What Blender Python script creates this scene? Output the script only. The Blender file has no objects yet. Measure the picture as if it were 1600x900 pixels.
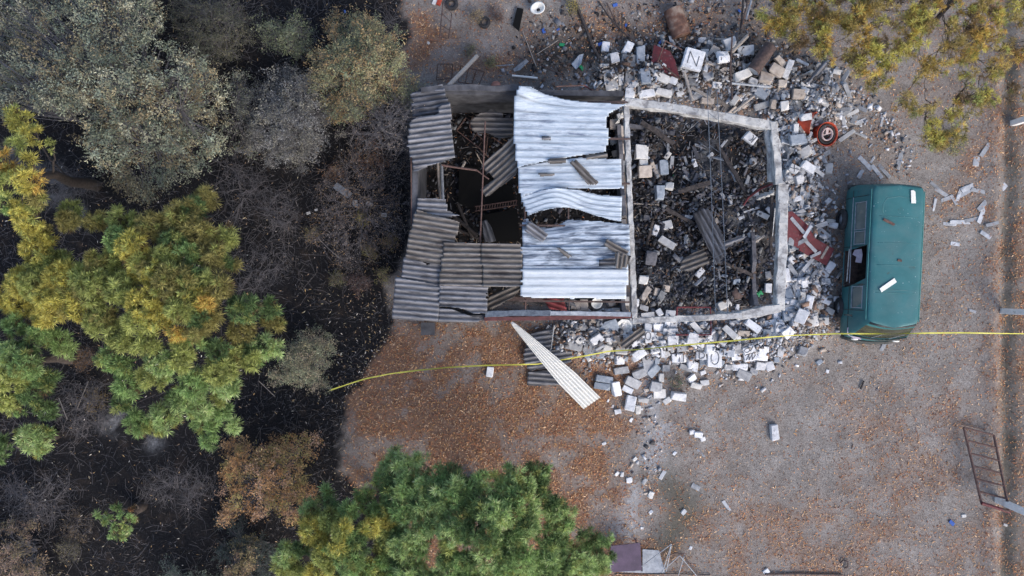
import bpy, bmesh, math, random
import numpy as np
from mathutils import Vector, Matrix, Euler
rad = math.radians
rng = np.random.default_rng(7)
random.seed(7)
sc = bpy.context.scene
COL = sc.collection

# ------------------------------------------------------------------ camera, sky, sun, exposure
CAM_H = 24.0
cam_d = bpy.data.cameras.new('camera'); cam = bpy.data.objects.new('camera', cam_d); COL.objects.link(cam)
cam.location = (0, 0, CAM_H); cam.rotation_euler = (0, 0, 0)
cam_d.sensor_width = 36; cam_d.lens = 27; cam_d.clip_end = 2000
sc.camera = cam
SUN_EL, SUN_AZ = rad(38), rad(140)            # azimuth clockwise from +Y
w = bpy.data.worlds.new("World"); sc.world = w; w.use_nodes = True
nt = w.node_tree; sky = nt.nodes.new('ShaderNodeTexSky'); sky.sky_type = 'NISHITA'; sky.sun_disc = False
sky.sun_elevation = SUN_EL; sky.sun_rotation = SUN_AZ; sky.air_density = 0.85; sky.dust_density = 2.5; sky.ozone_density = 0.8
bg = nt.nodes['Background']; nt.links.new(sky.outputs[0], bg.inputs[0]); bg.inputs[1].default_value = 0.15
sd = bpy.data.lights.new('sun', 'SUN'); sd.energy = 0.65; sd.angle = rad(25); sd.color = (1.0, 0.93, 0.84)
sun = bpy.data.objects.new('sun', sd); COL.objects.link(sun)
sv = Vector((math.sin(SUN_AZ)*math.cos(SUN_EL), math.cos(SUN_AZ)*math.cos(SUN_EL), math.sin(SUN_EL)))
sun.rotation_euler = sv.to_track_quat('Z', 'Y').to_euler()
sc.view_settings.view_transform = 'Standard'; sc.view_settings.look = 'None'
sc.view_settings.exposure = 1.0; sc.view_settings.gamma = 1
sc.cycles.max_bounces = 5; sc.cycles.diffuse_bounces = 3; sc.cycles.transparent_max_bounces = 6

# ------------------------------------------------------------------ helpers
F = 1200.0
def P(px, py, z=0.0):
    k = (CAM_H - z)/F
    return Vector(((px-800)*k, (450-py)*k, z))
def tag(o, label=None, cat=None, group=None, kind=None):
    if label: o['label'] = label
    if cat:
        o['category'] = cat
        if not kind: o['kind'] = 'thing'
    if group: o['group'] = group
    if kind: o['kind'] = kind
    return o
def empty(name, loc=(0, 0, 0), rz=0):
    o = bpy.data.objects.new(name, None); COL.objects.link(o); o.location = loc; o.rotation_euler = (0, 0, rz)
    o.empty_display_size = 0.2
    return o
def link(name, me, mat=None, parent=None, smooth=False, loc=None, rot=None):
    if mat is not None:
        for m_ in (mat if isinstance(mat, (list, tuple)) else [mat]): me.materials.append(m_)
    if smooth:
        me.polygons.foreach_set('use_smooth', np.ones(len(me.polygons), dtype=bool))
    o = bpy.data.objects.new(name, me); COL.objects.link(o)
    if parent: o.parent = parent
    if loc is not None: o.location = loc
    if rot is not None: o.rotation_euler = rot
    return o
def mesh_np(name, V, Fc, col=None, attrs=None):
    V = np.asarray(V, dtype=np.float32); Fc = np.asarray(Fc, dtype=np.int32)
    me = bpy.data.meshes.new(name); n, k = Fc.shape
    me.vertices.add(len(V)); me.vertices.foreach_set('co', V.ravel())
    me.loops.add(n*k); me.loops.foreach_set('vertex_index', Fc.ravel())
    me.polygons.add(n); me.polygons.foreach_set('loop_start', np.arange(0, n*k, k, dtype=np.int32))
    me.update(calc_edges=True)
    if col is not None:
        a = me.color_attributes.new('Col', 'FLOAT_COLOR', 'POINT')
        c = np.ones((len(V), 4), dtype=np.float32); c[:, :3] = col
        a.data.foreach_set('color', c.ravel())
    if attrs:
        for nm, arr in attrs.items():
            a = me.attributes.new(nm, 'FLOAT', 'POINT'); a.data.foreach_set('value', np.asarray(arr, dtype=np.float32))
    return me

class MB:
    def __init__(s): s.v = []; s.f = []
    def add(s, vs, fs):
        n = len(s.v); s.v += [tuple(v) for v in vs]; s.f += [tuple(i+n for i in f) for f in fs]
    def box(s, c, d, R=None):
        x, y, z = d[0]/2, d[1]/2, d[2]/2
        vs = [Vector((a*x, b*y, e*z)) for a in (-1, 1) for b in (-1, 1) for e in (-1, 1)]
        if R is not None: vs = [R @ v for v in vs]
        s.add([v+Vector(c) for v in vs], [(0, 1, 3, 2), (4, 6, 7, 5), (0, 4, 5, 1), (2, 3, 7, 6), (0, 2, 6, 4), (1, 5, 7, 3)])
    def bar(s, a, b, wd, h, jit=0):          # rectangular bar from a to b, b sized wd x h
        a = Vector(a); b = Vector(b); d = b-a; L = d.length
        q = d.to_track_quat('X', 'Z').to_matrix()
        s.box((a+b)/2, (L, wd, h), q)
    def tube(s, pts, r, n=7, cap=True):
        pts = [Vector(p) for p in pts]; m = len(pts)
        rs = r if isinstance(r, (list, tuple)) else [r]*m
        base = len(s.v); prev = None
        for i, p in enumerate(pts):
            d = (pts[min(i+1, m-1)]-pts[max(i-1, 0)])
            if d.length < 1e-6: d = Vector((0, 0, 1))
            d.normalize()
            if prev is None:
                u = d.orthogonal().normalized()
            else:
                u = prev-d*prev.dot(d)
                u = u.normalized() if u.length > 1e-5 else d.orthogonal().normalized()
            prev = u; v = d.cross(u)
            for k in range(n):
                a = 2*math.pi*k/n
                s.v.append(tuple(p+(u*math.cos(a)+v*math.sin(a))*rs[i]))
        for i in range(m-1):
            for k in range(n):
                a = base+i*n+k; b = base+i*n+(k+1) % n
                s.f.append((a, b, b+n, a+n))
        if cap:
            s.f.append(tuple(base+k for k in range(n))[::-1]); s.f.append(tuple(base+(m-1)*n+k for k in range(n)))
    def lathe(s, prof, n=24, M=None, cap0=False, cap1=False):
        base = len(s.v)
        for (r, z) in prof:
            for k in range(n):
                a = 2*math.pi*k/n; p = Vector((r*math.cos(a), r*math.sin(a), z))
                s.v.append(tuple(M @ p if M is not None else p))
        for i in range(len(prof)-1):
            for k in range(n):
                a = base+i*n+k; b = base+i*n+(k+1) % n
                s.f.append((a, b, b+n, a+n))
        if cap0: s.f.append(tuple(base+k for k in range(n))[::-1])
        if cap1: s.f.append(tuple(base+(len(prof)-1)*n+k for k in range(n)))
    def build(s, name, mat, parent=None, smooth=False, bevel=0, solid=0, loc=None, rot=None):
        me = bpy.data.meshes.new(name); me.from_pydata(s.v, [], s.f); me.validate(); me.update()
        o = link(name, me, mat, parent, smooth, loc, rot)
        if solid:
            md = o.modifiers.new('solid', 'SOLIDIFY'); md.thickness = solid; md.offset = 0
        if bevel:
            md = o.modifiers.new('bevel', 'BEVEL'); md.width = bevel; md.segments = 2; md.limit_method = 'ANGLE'
        return o

# value noise
_L = rng.random((256, 256))
def vnoise(x, y, s=1.0, seed=0):
    x = np.asarray(x, dtype=float)/s+seed*17.3+500; y = np.asarray(y, dtype=float)/s+seed*9.7+500
    xi = np.floor(x).astype(int); yi = np.floor(y).astype(int); fx = x-xi; fy = y-yi
    fx = fx*fx*(3-2*fx); fy = fy*fy*(3-2*fy)
    g = lambda i, j: _L[i % 256, j % 256]
    return (g(xi, yi)*(1-fx)+g(xi+1, yi)*fx)*(1-fy)+(g(xi, yi+1)*(1-fx)+g(xi+1, yi+1)*fx)*fy
def fbm(x, y, s, seed=0, o=4):
    r = 0; a = 0.5; t = 0
    for i in range(o):
        r = r+a*vnoise(x, y, s/2**i, seed+i*3); t += a; a *= 0.55
    return r/t
def sstep(a, b, x):
    t = np.clip((x-a)/(b-a), 0, 1); return t*t*(3-2*t)
def inpoly(x, y, poly):
    x = np.asarray(x, dtype=float); y = np.asarray(y, dtype=float); r = np.zeros(x.shape, dtype=bool); n = len(poly)
    for i in range(n):
        x1, y1 = poly[i]; x2, y2 = poly[(i+1) % n]
        c = ((y1 > y) != (y2 > y)) & (x < (x2-x1)*(y-y1)/((y2-y1) if y2 != y1 else 1e-9)+x1)
        r ^= c
    return r
def sdpoly(x, y, poly):                      # signed distance, positive inside
    x = np.asarray(x, dtype=float); y = np.asarray(y, dtype=float); d = np.full(x.shape, 1e9); n = len(poly)
    for i in range(n):
        x1, y1 = poly[i]; x2, y2 = poly[(i+1) % n]; dx, dy = x2-x1, y2-y1
        t = np.clip(((x-x1)*dx+(y-y1)*dy)/(dx*dx+dy*dy+1e-9), 0, 1)
        d = np.minimum(d, np.hypot(x-x1-t*dx, y-y1-t*dy))
    return np.where(inpoly(x, y, poly), d, -d)
def sdline(x, y, pl):
    x = np.asarray(x, dtype=float); y = np.asarray(y, dtype=float); d = np.full(x.shape, 1e9)
    for (x1, y1), (x2, y2) in zip(pl[:-1], pl[1:]):
        dx, dy = x2-x1, y2-y1
        t = np.clip(((x-x1)*dx+(y-y1)*dy)/(dx*dx+dy*dy+1e-9), 0, 1)
        d = np.minimum(d, np.hypot(x-x1-t*dx, y-y1-t*dy))
    return d

# ------------------------------------------------------------------ materials
def N(nt, t, **k):
    n = nt.nodes.new(t)
    for a, b in k.items(): setattr(n, a, b)
    return n
def ramp(nt, fac, cols):
    r = N(nt, 'ShaderNodeValToRGB'); e = r.color_ramp.elements
    while len(e) < len(cols): e.new(0.5)
    for i, (p, c) in enumerate(cols):
        e[i].position = p; e[i].color = (c[0], c[1], c[2], 1)
    nt.links.new(fac, r.inputs[0]); return r.outputs[0]
def noise(nt, vec, scale, detail=5, rough=0.6, dist=0.0):
    n = N(nt, 'ShaderNodeTexNoise'); n.inputs['Scale'].default_value = scale; n.inputs['Detail'].default_value = detail
    n.inputs['Roughness'].default_value = rough; n.inputs['Distortion'].default_value = dist
    nt.links.new(vec, n.inputs['Vector']); return n.outputs['Fac']
def mixc(nt, fac, a, b, mode='MIX'):
    m = N(nt, 'ShaderNodeMix', data_type='RGBA', blend_type=mode)
    for sock, v in ((m.inputs[0], fac), (m.inputs[6], a), (m.inputs[7], b)):
        if isinstance(v, (int, float)): sock.default_value = v
        elif isinstance(v, tuple): sock.default_value = (*v[:3], 1)
        else: nt.links.new(v, sock)
    return m.outputs[2]
def M(name, cols, scale=4.0, detail=6, rough=0.85, bump=0.3, bscale=30.0, metallic=0.0, attr=False, objrand=0.0,
      stretch=None, over=None, spec=0.4, coords='Object', speck=None, coat=0, bdist=0.01):
    m = bpy.data.materials.new(name); m.use_nodes = True; nt = m.node_tree; b = nt.nodes['Principled BSDF']
    tc = N(nt, 'ShaderNodeTexCoord').outputs[coords]
    vec = tc
    oi = None
    if objrand or True:
        oi = N(nt, 'ShaderNodeObjectInfo').outputs['Random']
        ad = N(nt, 'ShaderNodeVectorMath', operation='ADD')
        mu = N(nt, 'ShaderNodeMath', operation='MULTIPLY'); mu.inputs[1].default_value = 37.0; nt.links.new(oi, mu.inputs[0])
        nt.links.new(tc, ad.inputs[0]); nt.links.new(mu.outputs[0], ad.inputs[1]); vec = ad.outputs[0]
    v2 = vec
    if stretch:
        mp = N(nt, 'ShaderNodeMapping'); mp.inputs['Scale'].default_value = stretch; nt.links.new(vec, mp.inputs[0]); v2 = mp.outputs[0]
    c = ramp(nt, noise(nt, v2, scale, detail), cols)
    if over:                                  # (scale, lo, hi, colour, strength): a stain with its own shape
        for (s_, lo, hi, oc, st) in over:
            f = ramp(nt, noise(nt, v2, s_, 8, 0.65, 0.4), [(lo, (0, 0, 0)), (hi, (st, st, st))])
            c = mixc(nt, f, c, oc)
    if speck:
        f = ramp(nt, noise(nt, vec, speck[0], 2, 0.5), [(speck[1], (0, 0, 0)), (min(1, speck[1]+0.04), (1, 1, 1))])
        c = mixc(nt, f, c, speck[2])
    if attr:
        a = N(nt, 'ShaderNodeVertexColor', layer_name='Col'); c = mixc(nt, 1.0, c, a.outputs[0], 'MULTIPLY')
    if objrand:
        mr = N(nt, 'ShaderNodeMapRange'); mr.inputs[3].default_value = 1-objrand; mr.inputs[4].default_value = 1+objrand*0.6
        nt.links.new(oi, mr.inputs[0]); c = mixc(nt, 1.0, c, mr.outputs[0], 'MULTIPLY')
    nt.links.new(c, b.inputs['Base Color'])
    b.inputs['Roughness'].default_value = rough; b.inputs['Metallic'].default_value = metallic
    b.inputs['Specular IOR Level'].default_value = spec; b.inputs['Coat Weight'].default_value = coat
    if bump:
        bn = N(nt, 'ShaderNodeBump'); bn.inputs['Strength'].default_value = bump; bn.inputs['Distance'].default_value = bdist
        nt.links.new(noise(nt, vec, bscale, 4), bn.inputs['Height']); nt.links.new(bn.outputs[0], b.inputs['Normal'])
    return m
def leafmat(name, trans=0.3, rough=0.6):
    m = bpy.data.materials.new(name); m.use_nodes = True; nt = m.node_tree; b = nt.nodes['Principled BSDF']
    a = N(nt, 'ShaderNodeVertexColor', layer_name='Col')
    nt.links.new(a.outputs[0], b.inputs['Base Color']); b.inputs['Roughness'].default_value = rough
    b.inputs['Specular IOR Level'].default_value = 0.25
    t = N(nt, 'ShaderNodeBsdfTranslucent'); nt.links.new(a.outputs[0], t.inputs[0])
    x = N(nt, 'ShaderNodeMixShader'); x.inputs[0].default_value = trans
    nt.links.new(b.outputs[0], x.inputs[1]); nt.links.new(t.outputs[0], x.inputs[2])
    nt.links.new(x.outputs[0], nt.nodes['Material Output'].inputs[0])
    return m
MAT = {}
MAT['leaf'] = leafmat('leaf_surface'); MAT['needle'] = leafmat('needle_surface', 0.35)
MAT['litter'] = leafmat('dry_leaf_surface', 0.1, 0.8)
MAT['frag'] = M('rubble_fragment', [(0.2, (0.75, 0.75, 0.75)), (0.8, (1, 1, 1))], 9, attr=True, bump=0.3)
MAT['bark'] = M('pine_bark', [(0.3, (0.035, 0.03, 0.027)), (0.7, (0.095, 0.075, 0.065))], 14, bump=0.6)
MAT['twig'] = M('grey_twig_bark', [(0.3, (0.06, 0.055, 0.06)), (0.7, (0.17, 0.16, 0.165))], 12, bump=0)
MAT['white_block'] = M('white_painted_block', [(0.3, (0.50, 0.52, 0.55)), (0.6, (0.74, 0.745, 0.755))], 6, objrand=0.24, bump=0.4,
                       over=[(5, 0.55, 0.70, (0.25, 0.26, 0.28), 0.8), (16, 0.6, 0.68, (0.2, 0.2, 0.21), 0.7)])
MAT['grey_block'] = M('grey_concrete_block', [(0.3, (0.22, 0.225, 0.24)), (0.7, (0.42, 0.43, 0.44))], 8, objrand=0.4, bump=0.5,
                      over=[(6, 0.6, 0.75, (0.14, 0.14, 0.15), 0.6)])
MAT['blue_block'] = M('slate_grey_block', [(0.3, (0.19, 0.225, 0.27)), (0.7, (0.36, 0.40, 0.45))], 8, objrand=0.25, bump=0.5)
MAT['tan_block'] = M('tan_block', [(0.3, (0.33, 0.28, 0.24)), (0.7, (0.56, 0.50, 0.44))], 7, objrand=0.3, bump=0.5,
                     over=[(6, 0.58, 0.75, (0.13, 0.11, 0.10), 0.8)])
MAT['pale_block'] = M('pale_plaster_block', [(0.3, (0.46, 0.46, 0.45)), (0.7, (0.68, 0.67, 0.65))], 6, objrand=0.2, bump=0.5,
                      over=[(5, 0.6, 0.75, (0.22, 0.21, 0.21), 0.7)])
MAT['dark_block'] = M('sooty_block', [(0.3, (0.07, 0.07, 0.08)), (0.7, (0.18, 0.18, 0.20))], 7, objrand=0.4, bump=0.5)
MAT['concrete'] = M('pale_wall_concrete', [(0.25, (0.33, 0.33, 0.325)), (0.7, (0.57, 0.57, 0.55))], 3, bump=0.5,
                    over=[(2.6, 0.50, 0.62, (0.15, 0.145, 0.15), 0.8), (11, 0.52, 0.64, (0.20, 0.19, 0.185), 0.75)])
MAT['sootwall'] = M('sooty_wall', [(0.3, (0.028, 0.029, 0.034)), (0.7, (0.11, 0.112, 0.125))], 3.5, bump=0.4)
def sheetmat(name, c1, c2, soot, rough, slo, shi, stretch=(1, 6, 1)):
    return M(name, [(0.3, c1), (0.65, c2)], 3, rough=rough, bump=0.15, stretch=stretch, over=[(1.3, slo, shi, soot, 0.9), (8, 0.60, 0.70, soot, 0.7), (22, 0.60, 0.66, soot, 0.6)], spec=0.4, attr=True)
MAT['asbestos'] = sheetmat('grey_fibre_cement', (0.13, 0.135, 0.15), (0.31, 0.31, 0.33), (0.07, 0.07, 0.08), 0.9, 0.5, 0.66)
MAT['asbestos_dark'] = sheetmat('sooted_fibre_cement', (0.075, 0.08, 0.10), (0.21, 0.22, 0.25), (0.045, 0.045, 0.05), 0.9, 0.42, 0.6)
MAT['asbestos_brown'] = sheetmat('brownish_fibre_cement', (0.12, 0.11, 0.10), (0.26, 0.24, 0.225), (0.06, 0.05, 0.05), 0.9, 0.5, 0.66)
MAT['white_sheet'] = sheetmat('white_metal_sheet', (0.34, 0.42, 0.50), (0.56, 0.62, 0.68), (0.12, 0.15, 0.22), 0.55, 0.52, 0.70)
MAT['white_sheet_clean'] = sheetmat('clean_white_metal_sheet', (0.48, 0.54, 0.59), (0.62, 0.66, 0.69), (0.2, 0.2, 0.24), 0.55, 0.66, 0.8)
MAT['white_sheet_sooty'] = sheetmat('scorched_white_metal_sheet', (0.34, 0.42, 0.51), (0.56, 0.62, 0.69), (0.05, 0.07, 0.11), 0.55, 0.44, 0.60)
MAT['channel'] = M('dull_red_oxide', [(0.3, (0.07, 0.03, 0.03)), (0.7, (0.16, 0.06, 0.06))], 5)
MAT['rust'] = M('rusty_steel', [(0.3, (0.06, 0.035, 0.03)), (0.7, (0.16, 0.095, 0.08))], 12, rough=0.8, bump=0.4)
MAT['darkrust'] = M('dark_burnt_steel', [(0.3, (0.035, 0.028, 0.028)), (0.7, (0.13, 0.085, 0.075))], 10, rough=0.75, bump=0.4)
MAT['truss'] = M('dull_truss_steel', [(0.3, (0.06, 0.075, 0.10)), (0.7, (0.15, 0.18, 0.22))], 10, bump=0)
MAT['greysteel'] = M('galvanised_steel', [(0.3, (0.20, 0.22, 0.25)), (0.7, (0.40, 0.43, 0.47))], 10, rough=0.5, bump=0.2)
MAT['charwood'] = M('charred_wood', [(0.3, (0.018, 0.017, 0.018)), (0.7, (0.09, 0.075, 0.07))], 10, bump=0.7)
MAT['wood'] = M('weathered_wood', [(0.3, (0.22, 0.19, 0.165)), (0.7, (0.44, 0.40, 0.36))], 6, stretch=(1, 8, 8), objrand=0.3, bump=0.5)
MAT['shard'] = M('grey_shard', [(0.3, (0.26, 0.275, 0.30)), (0.7, (0.50, 0.52, 0.55))], 6, objrand=0.4, bump=0.4)
MAT['redpaint'] = M('faded_red_paint', [(0.3, (0.08, 0.013, 0.019)), (0.7, (0.16, 0.028, 0.036))], 5, rough=0.65, objrand=0.1, over=[(5, 0.5, 0.66, (0.05, 0.025, 0.025), 0.75), (12, .6, .68, (.25, .2, .2), .6)])
MAT['redsheet'] = M('dull_red_sheet', [(0.3, (0.14, 0.025, 0.03)), (0.7, (0.26, 0.05, 0.055))], 5, attr=True)
MAT['brightred'] = M('orange_red_drum_paint', [(0.3, (0.36, 0.05, 0.025)), (0.7, (0.55, 0.085, 0.04))], 7, rough=0.55, over=[(4, 0.58, 0.68, (0.12, 0.03, 0.025), 0.8)])
MAT['pinkmetal'] = M('pale_pink_enamel', [(0.3, (0.42, 0.31, 0.30)), (0.7, (0.62, 0.50, 0.48))], 8, rough=0.6)
MAT['maroon'] = M('dusty_maroon_metal', [(0.3, (0.05, 0.035, 0.06)), (0.7, (0.115, 0.075, 0.125))], 3, rough=0.55, over=[(14, 0.66, 0.72, (0.35, 0.3, 0.35), 0.8)])
MAT['black'] = M('black_rubber', [(0.3, (0.015, 0.015, 0.017)), (0.7, (0.045, 0.045, 0.05))], 10, rough=0.8)
MAT['mark'] = M('black_sprayed_paint', [(0.3, (0.07, 0.075, 0.085)), (0.7, (0.14, 0.145, 0.16))], 10, rough=0.7, bump=0)
MAT['porcelain'] = M('white_porcelain', [(0.3, (0.70, 0.70, 0.66)), (0.7, (0.82, 0.82, 0.79))], 5, rough=0.25, over=[(5, 0.65, 0.75, (0.4, 0.36, 0.3), 0.5)])
MAT['postwhite'] = M('whitewashed_post', [(0.3, (0.74, 0.73, 0.70)), (0.7, (0.88, 0.87, 0.85))], 6, over=[(7, .62, .74, (.4, .38, .35), .6)])
MAT['tape'] = M('yellow_tape', [(0.3, (0.42, 0.41, 0.06)), (0.7, (0.62, 0.58, 0.10))], 6, rough=0.5, bump=0)
MAT['teal'] = M('teal_van_paint', [(0.3, (0.018, 0.112, 0.122)), (0.7, (0.031, 0.152, 0.165))], 1.6, rough=0.5, bump=0.08, coat=0.0,
                over=[(9, 0.70, 0.76, (0.20, 0.30, 0.32), 0.6), (1.1, 0.45, 0.75, (0.10, 0.17, 0.175), 0.55), (3, 0.66, 0.72, (0.05, 0.06, 0.05), 0.6)], speck=(22, 0.72, (0.36, 0.46, 0.48)))
MAT['gutter'] = M('pale_teal_edge', [(0.3, (0.05, 0.20, 0.20)), (0.7, (0.10, 0.30, 0.29))], 6, rough=.5)
MAT['vandark'] = M('van_trim_black', [(0.3, (0.02, 0.025, 0.025)), (0.7, (0.05, 0.055, 0.055))], 8, rough=0.6)
MAT['vaninside'] = M('van_interior_burnt', [(0.3, (0.03, 0.022, 0.02)), (0.7, (0.12, 0.085, 0.075))], 8, rough=0.9)
g = M('van_glass', [(0.3, (0.10, 0.13, 0.13)), (0.7, (0.17, 0.20, 0.19))], 2, rough=0.12, bump=0, spec=0.6); MAT['vanglass'] = g
MAT['windscreen'] = M('dusty_windscreen', [(0.3, (0.025, 0.03, 0.022)), (0.7, (0.07, 0.075, 0.05))], 3, rough=0.22, bump=0, spec=0.6, stretch=(1, 4, 4))
MAT['drum'] = M('rusty_drum', [(0.3, (0.06, 0.032, 0.026)), (0.5, (0.16, 0.085, 0.06)), (0.7, (0.32, 0.26, 0.21))], 3.2, rough=0.8, bump=0.4)
MAT['clay'] = M('terracotta', [(0.3, (0.30, 0.13, 0.10)), (0.7, (0.42, 0.20, 0.15))], 8)
MAT['blueplastic'] = M('blue_plastic', [(0.3, (0.03, 0.09, 0.35)), (0.7, (0.06, 0.14, 0.45))], 8, rough=0.4)
MAT['greenplastic'] = M('green_plastic', [(0.3, (0.02, 0.24, 0.09)), (0.7, (0.03, 0.30, 0.12))], 8, rough=0.4)
MAT['cloth'] = M('pale_torn_cloth', [(0.3, (0.38, 0.32, 0.40)), (0.7, (0.62, 0.55, 0.62))], 8)

# ------------------------------------------------------------------ ground
CHAR = [(-400, -200), (600, -200), (625, 10), (640, 60), (600, 110), (640, 160), (655, 250), (640, 400), (612, 440), (612, 520), (575, 575), (547, 620), (541, 690), (523, 735),
        (560, 770), (640, 800), (700, 1100), (-400, 1100)]
ROOM_W = [(655, 170), (970, 165), (972, 478), (655, 478)]
ROOM_E = [(980, 165), (1198, 200), (1212, 300), (1210, 482), (985, 492)]
SOUTH = [(900, 520), (960, 530), (1050, 525), (1130, 535), (1210, 520)]
EAST = [(1215, 170), (1238, 230), (1245, 330), (1255, 420), (1250, 495)]
NORTH = [(965, 120), (1060, 110), (1150, 110), (1225, 140), (1270, 160)]
def heap(x, y):
    px = 800+x*50; py = 450-y*50
    n = fbm(x, y, 0.9, 4, 3)
    h = 0.42*np.exp(-(sdline(px, py, EAST)/38)**2)*(0.6+0.8*n)
    h = np.maximum(h, 0.34*np.exp(-(sdline(px, py, SOUTH)/34)**2)*(0.6+0.8*n))
    h = np.maximum(h, 0.40*np.exp(-(sdline(px, py, NORTH)/38)**2)*(0.6+0.8*n))
    h = np.maximum(h, 0.32*sstep(0, 25, sdpoly(px, py, ROOM_E))*n)
    h = np.maximum(h, 0.14*sstep(0, 25, sdpoly(px, py, ROOM_W))*n)
    return h
def gz(x, y):
    px = 800+np.asarray(x, dtype=float)*50
    z = 0.05*(fbm(x, y, 3.0, 1, 4)-0.5)+0.025*(fbm(x, y, 0.4, 2, 2)-0.5)+heap(x, y)
    wx = px+12*(fbm(x*0, y, 1.2, 66)-.5)+8*(fbm(x, y, .4, 67)-.5)
    z = z-0.16*np.exp(-((wx-1573)/10.0)**2)+.08*np.exp(-((wx-1552)/14.0)**2)          # the rut along the fence
    return z
def gz1(x, y): return float(gz(np.array([x]), np.array([y]))[0])
def G(px, py, dz=0.0):                              # a point on the ground/heap as seen at this pixel
    z = 0.0
    for _ in range(4):
        p = P(px, py, z); z = gz1(p.x, p.y)+dz
    return P(px, py, z)
xs = np.concatenate([[-400, -150, -60, -32], np.arange(-21, 21.01, 0.11), [32, 60, 150, 400]])
ys = np.concatenate([[-400, -150, -60, -24], np.arange(-13.5, 13.51, 0.11), [24, 60, 150, 400]])
X, Y = np.meshgrid(xs, ys); nx, ny = len(xs), len(ys)
Z = gz(X, Y)
PX = 800+X*50; PY = 450-Y*50
wob = 26*(fbm(X, Y, 1.6, 11)-0.5)+12*(fbm(X, Y, 0.4, 12)-0.5)
char = sstep(-6, 8, sdpoly(PX, PY, CHAR)+wob*1.5+14*(fbm(X, Y, .16, 71, 3)-.5))
char = np.maximum(char, sstep(-5, 20, sdpoly(PX, PY, ROOM_E)+wob)*0.97)
char = np.maximum(char, sstep(-5, 12, sdpoly(PX, PY, ROOM_W)+wob)*0.98)
char = np.maximum(char, 0.92*np.exp(-(sdline(PX, PY, [(860, 110), (960, 95), (1050, 90), (1140, 110), (1210, 110)])/52)**2)*sstep(0.3, 0.6, fbm(X, Y, 1.0, 19)))
def litter_density(px, py, x, y):
    big = fbm(x, y, 1.9, 21, 4)
    d = 0.12+0*px
    west = sstep(1180, 820, px+60*(fbm(x, y, 2.0, 5)-.5)*4)*sstep(480, 540, py)*sstep(515, 560, px)
    d = np.maximum(d, west*1.25)
    d = np.maximum(d, 0.32*sstep(1180, 1400, px)*sstep(560, 640, py))
    d = np.maximum(d, 0.38*sstep(1000, 1100, px)*sstep(720, 820, py))
    d = np.maximum(d, 0.42*np.exp(-((px-1560)/34)**2))
    d = np.maximum(d, 0.7*np.exp(-(sdline(px, py, [(640, 30), (690, 60), (650, 90)])/25)**2))
    d = np.maximum(d, 0.7*np.exp(-(sdline(px, py, [(690, 110), (830, 95), (900, 120)])/18)**2))
    d = np.maximum(d, 0.5*np.exp(-(sdline(px, py, [(850, 60), (1150, 30)])/35)**2))
    d = np.maximum(d, 0.7*np.exp(-(sdline(px, py, [(1530, 250), (1500, 330), (1560, 330)])/30)**2))
    d = np.maximum(d, 0.5*sstep(1575, 1590, px)); bare = .6*np.exp(-(sdline(px, py, [(625, 520), (700, 540), (735, 565)])/26)**2)+np.exp(-(sdline(px, py, [(1020, 620), (1010, 690), (990, 790)])/16)**2)
    fine = fbm(x, y, 0.55, 27, 3); big = big+.13*np.clip(west, 0, 1)
    return np.clip(d*(0.28+0.72*sstep(0.24, 0.54, big))*(0.35+1.05*sstep(0.30, 0.62, fine))*(1-0.85*np.clip(bare, 0, 1)), 0, 1)
litter = litter_density(PX, PY, X, Y)
dust = 1.2*np.exp(-(sdline(PX, PY, [(1020, 600), (1040, 650), (1015, 720), (1000, 760), (985, 830)])/24)**2)*sstep(0.30, 0.5, fbm(X, Y, 0.8, 33))
dust = np.maximum(dust, 0.75*np.exp(-(sdline(PX, PY, SOUTH)/40)**2)); dust = np.maximum(dust, 0.45*np.exp(-(sdline(PX, PY, EAST)/40)**2))
dust = np.maximum(dust, 0.6*np.exp(-(sdline(PX, PY, NORTH)/40)**2)*sstep(0.45, .6, fbm(X, Y, 0.8, 35)))
dust = np.maximum(dust, 0.95*np.exp(-(sdline(PX, PY, [(1010, 465), (1070, 430), (1090, 465)])/32)**2)*sstep(.33, .55, fbm(X, Y, .5, 36)))
dust = np.maximum(dust, 0.35*sstep(.5, .66, fbm(X, Y, .8, 95))*sstep(0, 20, sdpoly(PX, PY, ROOM_E)))
dust = np.maximum(dust, 0.5*np.exp(-(sdline(PX, PY, [(1150, 345), (1190, 360)])/22)**2))
for (a_, b_, r_) in ((15, 60, 30), (40, 250, 30), (90, 290, 26), (180, 655, 22), (20, 250, 20), (120, 340, 20), (240, 690, 14)):
    dust = np.maximum(dust, 0.75*np.exp(-(np.hypot(PX-a_, PY-b_)/r_)**2)*sstep(.4, .6, fbm(X, Y, .5, 38)))
moist = 0.8*np.exp(-(sdline(PX, PY, [(1030, 745), (1075, 790), (1040, 850)])/26)**2)+0.8*np.exp(-((PX+wob-1576)/12)**2)*(.2+.9*fbm(X, Y, .5, 81))+0.25*sstep(1560, 1590, PX+wob)*fbm(X, Y, .4, 83)*2+0.5*np.exp(-(sdline(PX, PY, [(850, 95), (930, 80)])/30)**2)
vi = np.arange(nx*ny).reshape(ny, nx)
Fg = np.stack([vi[:-1, :-1].ravel(), vi[:-1, 1:].ravel(), vi[1:, 1:].ravel(), vi[1:, :-1].ravel()], 1)
me = mesh_np('ground', np.stack([X.ravel(), Y.ravel(), Z.ravel()], 1), Fg,
             attrs={'char': char.ravel(), 'litter': litter.ravel(), 'dust': dust.ravel(), 'moist': moist.ravel()})
gm = bpy.data.materials.new('ground_soil'); gm.use_nodes = True; nt = gm.node_tree; b = nt.nodes['Principled BSDF']
tc = N(nt, 'ShaderNodeTexCoord').outputs['Object']
def at(nm): return N(nt, 'ShaderNodeAttribute', attribute_name=nm).outputs['Fac']
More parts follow.
